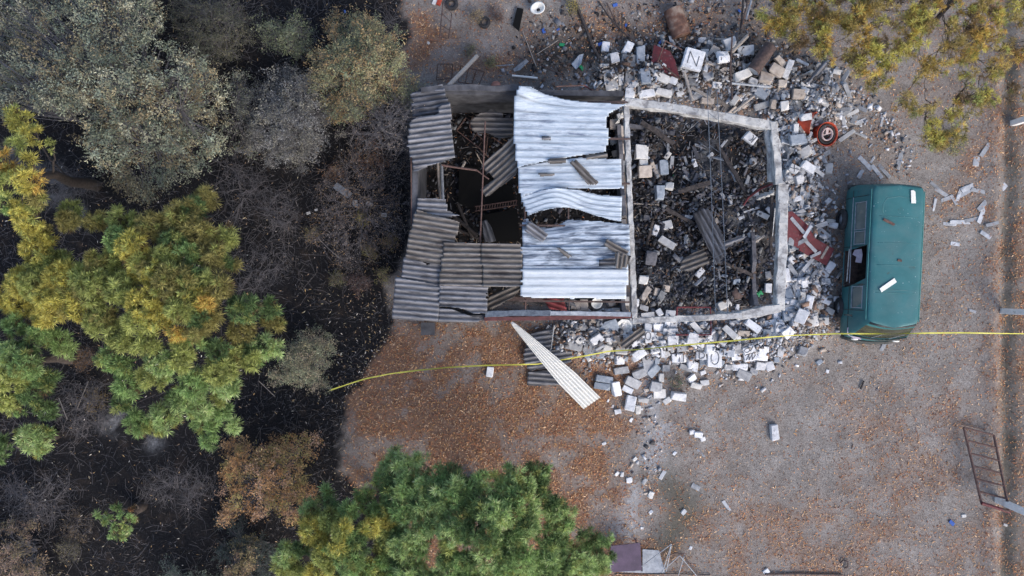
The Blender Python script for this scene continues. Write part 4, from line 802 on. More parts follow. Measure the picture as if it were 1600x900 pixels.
# red folded panel, red sheets by the van, maroon panel at the bottom
def plate(name, pts, mat, label, cat, th=.02, parent=None):
    m = MB(); m.add([tuple(p) for p in pts], [tuple(range(len(pts)))]); o = m.build(name, MAT[mat], parent, solid=th)
    return tag(o, label, cat) if label else o
e = empty('folded_metal_sheet', G(1037, 98)); tag(e, 'folded dark red metal panel with a raised seam in the upper heap', 'panel')
def ep(par, px, py, z): q = P(px, py, z); return q-Vector(par.location)
plate('panel_sheet', [ep(e, 1022, 70, .55), ep(e, 1016, 104, .5), ep(e, 1062, 123, .6), ep(e, 1055, 95, .62), ep(e, 1047, 80, .6)], 'redpaint', None, None, parent=e)
m = MB(); m.tube([ep(e, 1040, 63, .75), ep(e, 1028, 96, .68), ep(e, 1061, 122, .66)], .025, 6); m.tube([ep(e, 1040, 64, .7), ep(e, 1066, 78, .62)], .02, 6); m.build('panel_seam', MAT['rust'], e)
plate('red_sheet', [P(1214, 334, 1.0), P(1238, 330, .98), P(1262, 352, .9), P(1274, 374, .86), P(1248, 388, .9), P(1216, 372, .98)], 'redpaint', 'dark red metal sheet lying beside the east beam', 'sheet')
plate('red_door_leaf', [P(1258, 364, .84), P(1303, 389, .66), P(1291, 415, .62), P(1248, 391, .82)], 'redpaint', 'dark red door panel with a grey slat across it near the van', 'door panel', th=.035)
m = MB(); m.bar(P(1283, 404, .70), P(1294, 385, .72), .07, .03); tag(m.build('wooden_lath', MAT['wood']), 'short grey slat lying across the red door panel', 'slat')
e = empty('metal_table', G(978, 872)); tag(e, 'dusty maroon square metal table top beside the green pine', 'table')
plate('table_top', [ep(e, 954, 853, .6), ep(e, 1000, 848, .6), ep(e, 1003, 891, .6), ep(e, 955, 894, .6)], 'maroon', None, None, th=.03, parent=e)
for (a, b_) in ((958, 856), (997, 852), (1000, 888), (958, 890)):
    q = ep(e, a, b_, .58); m = MB(); m.tube([q, Vector((q.x, q.y, -.02))], .02, 6); m.build('leg', MAT['maroon'], e)
plate('torn_tarpaulin', [P(932, 873, .04), P(950, 868, .05), P(955, 893, .05), P(1040, 897, .03), P(1030, 860, .03), P(1004, 858, .06), P(1004, 893, .05)], 'greysteel', 'crumpled grey sheet spread beside the maroon table', 'sheet', th=.01)
# tangle of light steel frames at the bottom
def frame(name, segs, r, mat, label, cat, group=None, sub='bar'):
    m = MB()
    for pts in segs: m.tube([P(*q) for q in pts], r, 6)
    return tag(m.build(name, MAT[mat]), label, cat, group)
frame('bent_steelwork', [[(992, 893, .05), (1049, 850, .5)], [(1049, 850, .5), (1035, 895, .2)], [(1049, 852, .5), (1041, 893, .1)], [(1035, 892, .1), (1062, 868, .3)], [(1062, 868, .3), (1088, 899, .05)], [(1070, 865, .3), (1060, 899, .05)]], .014, 'greysteel', 'bent light steel frame tangled beside the maroon table', 'metal frame')
frame('bent_pipe', [[(1044, 868, .3), (1055, 864, .35), (1068, 865, .35), (1073, 875, .3), (1090, 897, .1)]], .018, 'darkrust', 'dark bent pipe curving over the light steel frame', 'pipe')
frame('dark_cable', [[(960, 896, .05), (1000, 897, .05), (1050, 896, .05), (1110, 898, .04)]], .014, 'black', 'thin black cable running along the picture edge', 'cable')
frame('rusty_pipe', [[(1195, 897, .05), (1250, 896.5, .05), (1316, 898, .05)]], .03, 'darkrust', 'rusty pipe lying at the lower picture edge', 'pipe')
frame('bent_steel_ring', [[(1313, 880, .05), (1318, 875, .08), (1325, 878, .1), (1325, 886, .08), (1319, 888, .05)]], .025, 'darkrust', 'small dark bent ring beside a grey stone at the lower edge', 'ring')
# rusty gate and ladder frames
def ladder(a0, a1, b0, b1, n, r, mat, label, name, cat, z=0.05, cross=False):
    e = empty(name, G((a0[0]+b0[0])/2, (a0[1]+b0[1])/2)); tag(e, label, cat)
    for (u, v) in ((a0, a1), (b0, b1)):
        m = MB(); m.tube([ep(e, u[0], u[1], u[2]), ep(e, v[0], v[1], v[2])], r*1.3, 6); m.build('rail', MAT[mat], e)
    for i in range(n):
        t = i/(n-1); q = [a0[k]+(a1[k]-a0[k])*t for k in range(3)]; s = [b0[k]+(b1[k]-b0[k])*t for k in range(3)]
        m = MB(); m.tube([ep(e, *q), ep(e, *s)], r, 6); m.build('rung', MAT[mat], e)
    return e
ladder((1506, 668, .25), (1534, 788, .5), (1553, 680, .25), (1577, 799, .6), 7, .03, 'rust', 'rusty ladder-like gate lying against the fence line', 'rusty_gate', 'gate')
m = MB(); m.tube([P(1534, 786, .55), P(1578, 800, .55)], .05, 8); tag(m.build('rusty_post', MAT['redpaint']), 'thick red-brown post at the lower end of the rusty gate', 'post')
ladder((692, 2, .3), (687, 58, .3), (706, 22, .3), (701, 60, .3), 4, .013, 'darkrust', 'rusty narrow bed frame standing on bare soil', 'rusty_cot', 'cot')
ladder((684, 100, .4), (707, 100, .45), (682, 125, .1), (706, 122, .1), 2, .012, 'darkrust', 'small rusty stand beside the slanting white pole', 'metal_stand', 'stand')
ladder((720, 103, .35), (757, 112, .4), (716, 128, .1), (748, 133, .1), 4, .012, 'rust', 'rusty crate-like frame in dry leaves behind the wall', 'rusty_crate', 'crate')
# white fence posts at the right edge
for (a, b_, lab) in (((1566, 486, 0), 1.8, 'white concrete post standing at the right above the tape'), ((1556, 780, 0), 1.8, 'white concrete post standing behind the rusty gate'), ((1585, 192, 0), 1.7, 'white concrete post beneath the dry pine')):
    a = P(*a); m = MB(); m.box((a.x, a.y, b_/2-.1), (.17, .17, b_+.1)); m.box((a.x, a.y, b_-.03), (.20, .20, .05)); tag(m.build('fence_post', MAT['postwhite'], bevel=.01), lab, 'post', 'white posts along the right side')
# red open frame among the blocks
frame('red_casement', [[(1058, 480, .7), (1110, 480, .7), (1111, 523, .6), (1056, 523, .6)], [(1058, 480, .7), (1057, 500, .7)]], .028, 'redpaint', 'square red window frame crossed by the southern beam', 'window frame')
# thin galvanised wires and a long rebar cage through the roofless room
m = MB()
for (x0, x1) in ((1105, 1118), (1120, 1137)):
    m.tube([P(x0, 140, 2.7), P((x0+x1)/2, 300, 2.2), P(x1, 490, 2.45)], .010, 5)
for i in range(14):
    t = i/13; py = 150+t*330; xa = 1105+13*t; xb = 1120+17*t; z = 2.7-.5*math.sin(math.pi*t)*.9-.25*t
    m.tube([P(xa, py, z), P(xb, py+(12 if i % 2 else -10), z)], .006, 4)
tag(m.build('steel_truss', MAT['truss']), 'thin steel lattice truss spanning the roofless room between the beams', 'truss')
m = MB(); m.tube([P(1161, 322, .3), P(1170, 308, .5), P(1190, 294, 1.2), P(1215, 284, 2.2)], .03, 7); tag(m.build('red_pipe', MAT['redpaint']), 'bent dull red pipe leaning onto the east beam', 'pipe')
m = MB(); m.tube([P(1168, 312, .4), P(1185, 294, .8), P(1212, 280, 2.1)], .035, 7); tag(m.build('black_pipe', MAT['charwood']), 'black burnt pipe beside the dull red one', 'pipe')
m = MB(); m.tube([P(1207, 370, .5), P(1211, 325, 1.9)], .012, 5); tag(m.build('bright_rod', MAT['white_block']), 'thin bright rod standing inside the east beam', 'rod')
# poles and planks of the upper yard
for (pts, r, mt, nm, cat, lab) in (
    ([(899, 4, .05), (912, 35, .1), (926, 72, .15), (940, 98, .25)], .05, 'charwood', 'charred_pole', 'pole', 'thick blackened pole running down to the rubble heap'),
    ([(935, 2, .06), (952, 27, .2), (975, 52, .4)], .022, 'charwood', 'thin_pole', 'pole', 'thin dark pole slanting beside the thick blackened one'),
    ([(948, 4, .1), (965, 42, .2), (995, 68, .4)], .02, 'darkrust', 'iron_bar', 'bar', 'thin rusty bar slanting towards the heap'),
    ([(972, 20, .1), (972, 68, .3)], .02, 'charwood', 'thin_pole', 'pole', 'upright thin dark pole just above the heap'),
    ([(1161, 0, .3), (1157, 52, .3)], .03, 'charwood', 'thin_pole', 'pole', 'dark upright pole at the edge of the dry pine'),
    ([(1174, 0, .4), (1166, 30, .35)], .03, 'greysteel', 'steel_bar', 'bar', 'grey bar beside the dark upright pole below the dry pine'),
    ([(1168, 2, .4), (1158, 45, .35)], .022, 'darkrust', 'iron_bar', 'bar', 'rusty bar between the dark and the grey one at the dry pine'),
    ([(745, 88, .75), (700, 135, 2.35)], .065, 'wood', 'wooden_pole', 'pole', 'pale bare wooden pole slanting onto the wall corner'),
    ([(800, 118, .1), (840, 122, .12)], .035, 'porcelain', 'white_pipe', 'pipe', 'short white pipe lying behind the wall'),
    ([(817, 50, .05), (838, 104, .1)], .014, 'wood', 'dry_stick', 'stick', 'long thin stick crossing the upper yard'),
    ([(805, 87, .05), (852, 105, .08), (880, 118, .1)], .012, 'rust', 'iron_rod', 'rod', 'thin rusty rod among dry leaves behind the wall'),
    ([(838, 85, .05), (872, 63, .05)], .010, 'wood', 'dry_stick', 'stick', 'brownish stick pointing up and right behind the wall'),
    ([(775, 103, .1), (803, 101, .12)], .015, 'greysteel', 'steel_bar', 'bar', 'short steel bar beside the red pot'),
    ([(870, 135, 2.4), (915, 133, 2.38)], .02, 'rust', 'iron_rod', 'rod', 'rusty rod on top of the north wall above the white roof'),
    ([(914, 134, 2.3), (935, 148, 1.2), (960, 161, 1.0)], .02, 'redpaint', 'iron_rod', 'rod', 'dull red rod bending down into the upper heap'),
    ([(866, 508, 1.6), (860, 552, .25)], .016, 'greysteel', 'steel_bar', 'bar', 'slim steel bar leaning on the wall above the grey sheet'),
    ([(840, 540, .06), (842, 520, .06)], .01, 'greysteel', 'steel_bar', 'bar', 'tiny steel bar on the large grey sheet'),
    ([(1333, 693, .03), (1331, 702, .03)], .012, 'darkrust', 'iron_rod', 'rod', 'tiny dark rod lying alone on the open yard'),
    ([(1503, 663, .03), (1540, 671, .04)], .012, 'rust', 'iron_rod', 'rod', 'short rusty rod above the rusty gate'),
    ([(1345, 608, .04), (1350, 595, .04)], .03, 'charwood', 'dark_stick', 'stick', 'small dark plank lying on the open yard below the van'),
    ([(1143, 130, .8), (1204, 136, .7)], .035, 'greysteel', 'steel_bar', 'bar', 'grey double bar lying level across the upper heap'),
    ([(1144, 55, .9), (1141, 110, .8), (1144, 155, .8)], .025, 'darkrust', 'iron_bar', 'bar', 'dark upright bar crossing the level grey one'),
    ([(1069, 112, .7), (1082, 157, .6)], .045, 'wood', 'wooden_batten', 'batten', 'grey batten standing steeply below the N block'),
    ([(1080, 136, .7), (1110, 153, .65)], .05, 'wood', 'wooden_batten', 'batten', 'brown batten slanting away from the steep grey one'),
    ([(1143, 82, .6), (1168, 56, .6)], .06, 'wood', 'wooden_batten', 'batten', 'brown batten beside the topmost white blocks'),
    ([(1145, 176, .7), (1178, 150, .7)], .045, 'wood', 'wooden_batten', 'batten', 'long brown batten pointing at the north beam corner'),
    ([(1095, 345, .5), (1112, 375, .4)], .04, 'charwood', 'charred_plank', 'plank', 'charred plank beside the long dark sheet'),
    ([(1020, 345, .4), (1010, 385, .2)], .05, 'charwood', 'charred_plank', 'plank', 'charred brown plank left of the white triangle stone'),
    ([(990, 318, .2), (1030, 320, .25)], .02, 'wood', 'dry_stick', 'stick', 'pale stick on the burnt floor near the dividing beam'),
    ([(1160, 400, .4), (1140, 455, .3), (1140, 480, .3)], .035, 'black', 'burnt_hose', 'hose', 'black burnt hose looping past the round lid'),
    ([(1170, 385, .3), (1195, 368, .35)], .035, 'wood', 'wooden_batten', 'batten', 'pale batten on the burnt floor close to the east beam'),
    ([(1206, 300, .6), (1204, 395, .5)], .05, 'charwood', 'charred_plank', 'plank', 'upright charred plank inside the east beam'),
    ([(700, 330, .3), (745, 368, .3)], .06, 'charwood', 'charred_plank', 'plank', 'charred plank in the dark west room'),
    ([(715, 318, .3), (738, 372, .25)], .05, 'charwood', 'charred_plank', 'plank', 'second charred plank crossing the first in the west room'),
    ([(700, 352, .2), (752, 375, .2)], .045, 'charwood', 'charred_plank', 'plank', 'lowest charred plank in the dark west room'),
    ([(690, 258, .6), (692, 312, 1.0)], .05, 'greysteel', 'steel_bar', 'bar', 'bluish upright steel bar in the west room under the jutting sheet'),
    ([(684, 255, .6), (688, 312, .8)], .045, 'wood', 'wooden_batten', 'batten', 'pale batten beside the bluish upright bar'),
    ([(727, 252, .5), (722, 262, .4)], .04, 'wood', 'wooden_batten', 'batten', 'short pale wood piece in the dark west room')):
    m = MB(); m.tube([P(*q) for q in pts], r, 7); tag(m.build(nm, MAT[mt]), lab, cat)
for (a, b_, r, lab) in (((1002, 190, .45), (1052, 225, .4), .07, 'thick charred beam near the upper left corner of the roofless room'), ((1060, 300, .4), (1110, 285, .5), .07, 'thick charred beam across the black middle of the roofless room'),
                         ((1120, 225, .45), (1165, 300, .4), .06, 'charred beam slanting left of the bent red pipe'), ((1130, 410, .35), (1175, 430, .35), .06, 'charred beam above the round brown lid'), ((1040, 325, .35), (1085, 350, .3), .055, 'charred beam above the pale oblong block')):
    tag(jbeam([P(*a), P((a[0]+b_[0])/2, (a[1]+b_[1])/2, (a[2]+b_[2])/2), P(*b_)], r*1.8, r*1.5, .012).build('charred_timber', MAT['charwood']), lab, 'timber')
# dark bench-like frame and burnt panels of the west room
frame('metal_chair', [[(714, 203, 1.0), (728, 184, 1.3), (735, 189, 1.3), (734, 200, 1.1)], [(714, 204, 1.0), (747, 230, 1.0), (760, 212, 1.2), (734, 200, 1.2)], [(738, 219, 1.0), (746, 208, 1.1)], [(747, 230, .9), (764, 246, .5)], [(762, 213, 1.2), (759, 243, .4)], [(745, 210, 1.1), (757, 220, 1.0)], [(770, 215, 1.0), (784, 224, .8)]], .018, 'rust', 'bent tubular metal frame in the dark west room', 'metal frame')
plate('burnt_sheeting', [P(718, 258, .35), P(748, 262, .4), P(772, 285, .35), P(800, 290, .4), P(806, 318, .35), P(740, 326, .3), P(716, 318, .3)], 'asbestos_dark', 'large dark bluish burnt panel on the west room floor', 'panel', th=.02)
plate('burnt_sheeting', [P(752, 336, .3), P(808, 326, .35), P(812, 376, .3), P(758, 378, .25)], 'asbestos_dark', 'dark burnt panel below the chain-like track in the west room', 'panel', th=.02)
for s, lab in ((0, 'rusty slatted bed base on the west room floor'),):
    e = empty('bed_base', G(775, 327)); tag(e, lab, 'bed base'); m = MB()
    a, b_ = P(742, 330, .5), P(808, 320, .5)
    for dy in (0, .14): m.tube([a-e.location+Vector((0, dy, 0)), b_-e.location+Vector((0, dy, 0))], .018, 6)
    m.build('side_rail', MAT['rust'], e); m = MB()
    for i in range(16): q = a.lerp(b_, (i+.5)/16)-e.location; m.tube([q, q+Vector((0.02, .14, 0))], .014, 5)
    m.build('slats', MAT['rust'], e)
plate('burnt_shelf', [P(776, 462, .9), P(850, 466, .9), P(850, 472, .9), P(776, 470, .9)], 'darkrust', 'dark shelf edge under the lower roof corner', 'shelf', th=.03)
plate('dark_tarpaulin', [P(945, 503, .4), P(962, 498, .5), P(968, 512, .45), P(955, 520, .4), P(935, 515, .35)], 'blue_block', 'crumpled dark blue-grey cloth beside the octagonal basin', 'cloth', th=.02)
# small litter of the upper yard
for (px, py, mt, s, lab) in ((849, 48, 'blueplastic', .10, 'blue plastic scrap lying alone near the toilet bowl'), (872, 46, 'blueplastic', .06, 'small blue plastic scrap beside a white one'), (961, 8, 'blueplastic', .09, 'blue plastic scrap at the upper edge beside the poles'), (978, 40, 'blueplastic', .07, 'blue plastic scrap between the thin poles'),
                             (938, 69, 'blueplastic', .09, 'blue plastic scrap touching the flat white block'), (1032, 66, 'blueplastic', .08, 'blue plastic scrap at the tip of the folded red panel'), (1155, 17, 'blueplastic', .07, 'blue plastic scrap at the dark upright pole'), (1278, 266, 'blueplastic', .10, 'blue cap in the rubble near the pale block'),
                             (539, 18, 'blueplastic', .06, 'blue bottle cap on the burnt ground behind the shrubs'), (878, 70, 'greenplastic', .10, 'green plastic strip in the upper yard'), (909, 106, 'greenplastic', .10, 'green scrap beside the crumpled grey cloth'), (1053, 276, 'greenplastic', .07, 'pale green scrap in the roofless room'),
                             (1344, 878, 'blueplastic', .0, ''), (1487, 817, 'blueplastic', .11, 'small blue object lying on the open yard near the gate'), (964, 147, 'brightred', .12, 'bright red lump beside the north wall corner'), (686, 3, 'brightred', .13, 'red and white wrapper at the upper edge by the bed frame')):
    if s <= 0: continue
    me = hull_mesh('plastic_scrap', s*1.6, s, s*.5, 2); o = link('plastic_scrap', me, MAT[mt], loc=G(px, py, s*.2), rot=(.1, .1, random.uniform(0, 3))); tag(o, lab, 'scrap')
for (px, py, s, lab) in ((679, 3, .16, 'white wrapper half beside the red one at the upper edge'), (669, 67, .09, 'white scrap alone on bare soil beside the grey shrub'), (866, 50, .08, 'white scrap beside the small blue one'), (905, 45, .14, 'crumpled pale bag left of the blackened pole'), (482, 333, .10, 'white scrap on the burnt ground at the edge of the bare shrub'),
                        (494, 328, .08, 'smaller white scrap beside another on the burnt ground'), (605, 186, .12, 'white scrap caught under the bare twigs'), (600, 336, .14, 'pale tile piece among the bare shrub branches'), (536, 298, .26, 'long bluish roof tile piece in the bare shrub'), (555, 318, .18, 'grey stone piece below the bluish tile'), (577, 319, .16, 'grey stone piece right of another in the bare shrub'),
                        (1506, 806, .12, 'pale scrap near the small blue object'), (1571, 820, .10, 'pale stone in a grey patch below the gate')):
    me = hull_mesh('pale_scrap', s*(2.2 if 'long' in lab else 1.2), s*.8, s*.35, 2); o = link('pale_scrap', me, MAT['pale_block'] if s < .25 else MAT['blue_block'], loc=G(px, py, s*.15), rot=(.1, .1, rad(-35) if s > .2 else random.uniform(0, 3))); tag(o, lab, 'scrap')
for pts, lab in (([(770, 62), (765, 70), (760, 78), (800, 38), (812, 12), (803, 10)], ''),):
    pass
plate('charred_board', [P(801, 40, .1), P(808, 12, .1), P(818, 14, .12), P(811, 49, .12)], 'asbestos_dark', 'dark blue-grey splintered board left of the toilet bowl', 'board', th=.03)
plate('grey_cloth', [P(893, 100, .1), P(905, 86, .14), P(912, 84, .1), (P(908, 100, .2)), P(900, 109, .1)], 'blue_block', 'crumpled grey cloth standing behind the wall', 'cloth', th=.02)
plate('grey_cloth', [P(802, 108, .1), P(822, 92, .15), P(826, 96, .12), P(812, 110, .2), P(804, 112, .1)], 'shard', 'folded grey metal scrap behind the wall', 'scrap', th=.02)
for (px, py, nm) in ((737, 73, 'dry_weed'), (765, 97, 'dry_weed'), (745, 22, 'dry_weed')):
    pass
e = empty('trestle', G(688, 512)); tag(e, 'small dark box frame standing under the roof corner', 'box'); m = MB(); q = ep(e, 670, 513, .45); m.box(q, (.38, .34, .5)); m.build('box_body', MAT['darkrust'], e); m = MB(); m.box(q+Vector((0, 0, .26)), (.42, .38, .02)); m.build('box_lid', MAT['sootwall'], e)

# caution tape
tp = [(515, 610, 1.0), (545, 600, .95), (570, 592, .92), (610, 584, .88), (650, 579, .85), (700, 574, .82), (757, 571, .8), (800, 570, .78), (840, 569, .72), (880, 562, .7), (920, 555, .75), (950, 549, .78), (1000, 546, .75), (1060, 540, .8), (1140, 533, .8), (1200, 527, .82), (1240, 524, .85), (1305, 521.5, 1.2), (1330, 521.5, 1.38), (1370, 521.5, 1.42), (1425, 521, 1.35), (1450, 520.5, 1.15), (1500, 520, .9), (1560, 521, .9), (1640, 522, .95)]
pts = [P(*q) for q in tp]; V = []; Fc = []; dense = []
for a, b_ in zip(pts[:-1], pts[1:]):
    for i in range(8): dense.append(a.lerp(b_, i/8))
for i, p in enumerate(dense):
    d = (dense[min(i+1, len(dense)-1)]-dense[max(0, i-1)]).normalized(); s = Vector((-d.y, d.x, 0)); tw = 0.55*math.sin(i*.11)+.3*math.sin(i*.31)
    u = s*math.cos(tw)+Vector((0, 0, 1))*math.sin(tw); V += [tuple(p-u*.021), tuple(p+u*.021)]
for i in range(len(dense)-1): Fc.append((2*i, 2*i+2, 2*i+3, 2*i+1))
tag(link('caution_tape', mesh_np('caution_tape', V, Fc), MAT['tape']), 'long yellow caution tape stretched across the yard and the van front', 'tape')

# ------------------------------------------------------------------ the van
van = empty('van', (11.07, 0.77, 0), rad(-2.7)); tag(van, 'old teal panel van with its sliding door gone and rubbish inside', 'van')
PT = [(.30, .84), (.42, .90), (.75, .92), (1.05, .915), (1.12, .895), (1.60, .80), (1.70, .78), (1.80, .745), (1.84, .735), (1.87, .70), (1.885, .60), (1.90, .45), (1.91, .22), (1.915, 0.0)]   # z, half width
YF = [(.30, -2.20), (.42, -2.28), (.75, -2.28), (1.05, -2.22), (1.14, -2.16), (1.72, -1.84), (1.84, -1.77), (1.92, -1.72)]
YR = [(.30, 2.22), (.42, 2.27), (1.05, 2.27), (1.14, 2.25), (1.72, 2.19), (1.84, 2.14), (1.92, 2.08)]
def itp(tab, z): return float(np.interp(z, [t[0] for t in tab], [t[1] for t in tab]))
SY = [-2.1, -2.04, -1.96, -1.8, -1.55, -1.39, -1.0, -.77, -.67, -.2, .39, .49, .86, .92, 1.3, 1.72, 1.85, 2.0, 2.1, 2.18, 2.25]
nt_, ns = len(PT), len(SY)
def vpt(i, side, j):
    z, x = PT[i]; f = (SY[j]+2.1)/4.35; y = itp(YF, z)*(1-f)+itp(YR, z)*f
    d = min(y-itp(YF, z), itp(YR, z)-y); sc_ = 1-0.10*max(0, 1-d/.22)**2.2
    bul = -0.10*(1-(x/.92)**2)*(1 if j == 0 else max(0, 1-(y-itp(YF, z))/.5)) if z > .3 else 0
    br = 0.05*(1-(x/.92)**2)*max(0, 1-(itp(YR, z)-y)/.4)
    if abs(x) < .5 and z > 1.85: z += .0
    return Vector((side*x*sc_, y+bul+br, z))
body = MB(); idx = {}
for side in (-1, 1):
    for i in range(nt_):
        for j in range(ns):
            if i == nt_-1 and side == 1: idx[(i, 1, j)] = idx[(i, -1, j)]; continue
            idx[(i, side, j)] = len(body.v); body.v.append(tuple(vpt(i, side, j)))
def isopen(i, side, j):
    y0 = SY[j]; win = 4 <= i < 5
    if side == -1:
        if 1 <= i <= 5 and -.67 <= y0 < .39: return 'door'
        if win and (-1.39 <= y0 < -.77): return 'w1'
        if win and (.49 <= y0 < .86): return 'w2'
        if win and (.92 <= y0 < 1.72): return 'w3'
    else:
        if win and (-1.39 <= y0 < -.77): return 'w1'
        if win and (-.67 <= y0 < .39): return 'w4'
        if win and (.49 <= y0 < 1.72): return 'w3'
    return None
roof = MB(); holes = {}
for side in (-1, 1):
    for i in range(nt_-1):
        for j in range(ns-1):
            q = (idx[(i, side, j)], idx[(i, side, j+1)], idx[(i+1, side, j+1)], idx[(i+1, side, j)])
            if side == -1: q = q[::-1]
            h = isopen(i, side, j)
            if h: holes.setdefault((side, h), []).append([body.v[k] for k in q]); continue
            body.f.append(q)
# end caps, with the windscreen and rear window left open
for end, j in ((0, 0), (1, ns-1)):
    rows = []
    for i in range(nt_-1):
        z, x = PT[i]; row = []
        for k in range(9):
            u = -1+2*k/8
            if k == 0: row.append(idx[(i, -1, j)]); continue
            if k == 8: row.append(idx[(i, 1, j)]); continue
            e0 = Vector(body.v[idx[(i, -1, j)]]); e1 = Vector(body.v[idx[(i, 1, j)]]); p = e0.lerp(e1, k/8); p.y += (-0.10 if end == 0 else .05)*(1-u*u)
            row.append(len(body.v)); body.v.append(tuple(p))
        rows.append(row)
    for i in range(nt_-2):
        for k in range(8):
            q = (rows[i][k], rows[i][k+1], rows[i+1][k+1], rows[i+1][k])
            if end == 1: q = q[::-1]
            if PT[i][0] >= 1.12 and PT[i+1][0] <= 1.71 and 1 <= k+0 <= 6+1-1+ (1 if k == 7 else 0) or (PT[i][0] >= 1.12 and PT[i+1][0] <= 1.71):
                if 0 < k < 7 or end == 0: holes.setdefault((end, 'ws'), []).append([body.v[t] for t in q]); continue
            body.f.append(q)
    t = idx[(nt_-1, -1, j)]
    for k in range(8): body.f.append((rows[-1][k], rows[-1][k+1], t) if end == 0 else (t, rows[-1][k+1], rows[-1][k]))
o = body.build('body', MAT['teal'], van, smooth=True); md = o.modifiers.new('solid', 'SOLIDIFY'); md.thickness = .03; md.offset = -1
md = o.modifiers.new('es', 'EDGE_SPLIT'); md.split_angle = rad(38)
for key, qs in holes.items():
    if key[1] == 'door': continue
    m = MB()
    cx = sum(v[0] for q in qs for v in q)/(4*len(qs)); 
    for q in qs:
        vs = [Vector(v) for v in q]; inn = Vector((-.012*(1 if cx > 0 else -1), 0, 0)) if key[1] != 'ws' else Vector((0, .012 if key[0] == 0 else -.012, 0))
        m.add([v+inn for v in vs], [(0, 1, 2, 3)])
    m.build('windscreen' if key[1] == 'ws' else 'window', MAT['windscreen' if key[1] == 'ws' else 'vanglass'], van, smooth=True)
# frames, gutter, seams, ribs
for (a, b_) in ((-1.39, -.77), (.49, .86), (.92, 1.72)):
    m = MB()
    for x, z in ((-.905, 1.12), (-.81, 1.60)): m.bar((x, a-.02, z), (x, b_+.02, z), .018, .018)
    for y in (a, b_): m.bar((-.905, y, 1.12), (-.81, y, 1.60), .02, .02)
    m.build('window_frame', MAT['greysteel'], van)
for side in (-1, 1):
    m = MB(); m.tube([(side*.765, -1.72, 1.80), (side*.772, 0, 1.80), (side*.765, 2.06, 1.80)], .014, 6); m.build('rain_gutter', MAT['gutter'], van)
m = MB(); m.tube([(-.935, -.67, 1.0), (-.935, .8, 1.0), (-.93, 1.9, 1.0)], .012, 6); m.build('door_rail', MAT['greysteel'], van)
for y in (1.28, .52, -.12, -.83, -.92):
    m = MB(); m.tube([(-.56, y, 1.884), (-.3, y, 1.903), (0, y, 1.913), (.3, y, 1.903), (.56, y, 1.884)], .010, 6); m.build('roof_rib', MAT['teal'], van, smooth=True)
m = MB(); m.tube([(-.46, 1.38, 1.893), (-.47, 1.62, 1.890), (-.36, 1.80, 1.897), (0, 1.87, 1.908), (.36, 1.82, 1.897), (.55, 1.75, 1.885)], .014, 6); m.build('roof_seam', MAT['teal'], van, smooth=True)
m = MB(); m.tube([(-.66, -1.80, 1.835), (-.35, -1.87, 1.85), (0, -1.90, 1.855), (.35, -1.87, 1.85), (.66, -1.80, 1.835)], .045, 8); m.build('windscreen_seal', MAT['vandark'], van, smooth=True)
m = MB(); m.tube([(-.80, -2.22, 1.10), (-.4, -2.30, 1.12), (0, -2.33, 1.12), (.4, -2.30, 1.12), (.80, -2.22, 1.10)], .02, 8); m.build('windscreen_seal', MAT['vandark'], van, smooth=True)
for x in (-.3, .25):
    m = MB(); m.tube([(x, -2.27, 1.16), (x+.35, -2.12, 1.38)], .008, 5); m.build('wiper', MAT['greysteel'], van)
m = MB(); m.tube([(-.88, -2.28, .48), (-.5, -2.40, .48), (0, -2.43, .48), (.5, -2.40, .48), (.88, -2.28, .48)], .07, 8); m.build('bumper', MAT['vandark'], van, smooth=True)
m = MB(); m.tube([(-.88, 2.27, .48), (0, 2.36, .48), (.88, 2.27, .48)], .07, 8); m.build('bumper', MAT['vandark'], van, smooth=True)
for x in (-.62, .62):
    m = MB(); m.lathe([(.001, .03), (.08, .02), (.10, 0), (.11, -.02)], 18, Matrix.Translation((x, -2.35, .82)) @ Matrix.Rotation(rad(90), 4, 'X')); m.build('headlight', MAT['porcelain'], van, smooth=True)
for s, x in ((-1, -1.0), (1, 1.0)):
    m = MB(); m.box((s*1.03, -1.62, 1.22), (.16, .03, .2)); m.tube([(s*.88, -1.66, 1.18), (s*1.0, -1.62, 1.2)], .012, 5); m.build('mirror', MAT['vandark'], van)
for (x, y) in ((-.90, -1.42), (-.95, 1.30), (.84, -1.42), (.84, 1.10)):
    t = MB(); r = .33; prof = [(r-.10+.09*math.cos(a), .10*math.sin(a)) for a in np.linspace(-2.4, 2.4, 13)]
    Mx = Matrix.Translation((x, y, .33)) @ Matrix.Rotation(rad(90), 4, 'Y'); t.lathe(prof, 28, Mx); wo = t.build('wheel', MAT['black'], van, smooth=True)
    t = MB(); t.lathe([(.21, -.07), (.20, .02), (.14, .03), (.09, .0), (.07, .05), (.001, .06)], 22, Matrix.Translation((x, y, .33)) @ Matrix.Rotation(rad(-90 if x < 0 else 90), 4, 'Y')); rm = t.build('rim', MAT['greysteel'], van, smooth=True); rm.parent = wo
m = MB(); m.box((0, 0, .45), (1.66, 4.2, .04)); m.box((0, 0, .75), (1.5, .04, .55)) if False else None; m.build('load_floor', MAT['vaninside'], van)
m = MB(); m.box((.80, -.1, 1.0), (.03, 3.3, 1.0)); m.box((0, -.85, .9), (1.5, .05, .8)); m.build('inner_lining', MAT['vaninside'], van)
m = MB(); m.box((-.38, -1.25, .78), (.5, .5, .16)); m.box((-.38, -.98, 1.1), (.48, .14, .6), Matrix.Rotation(rad(-12), 3, 'X')); m.build('seat', MAT['vandark'], van, bevel=.04)
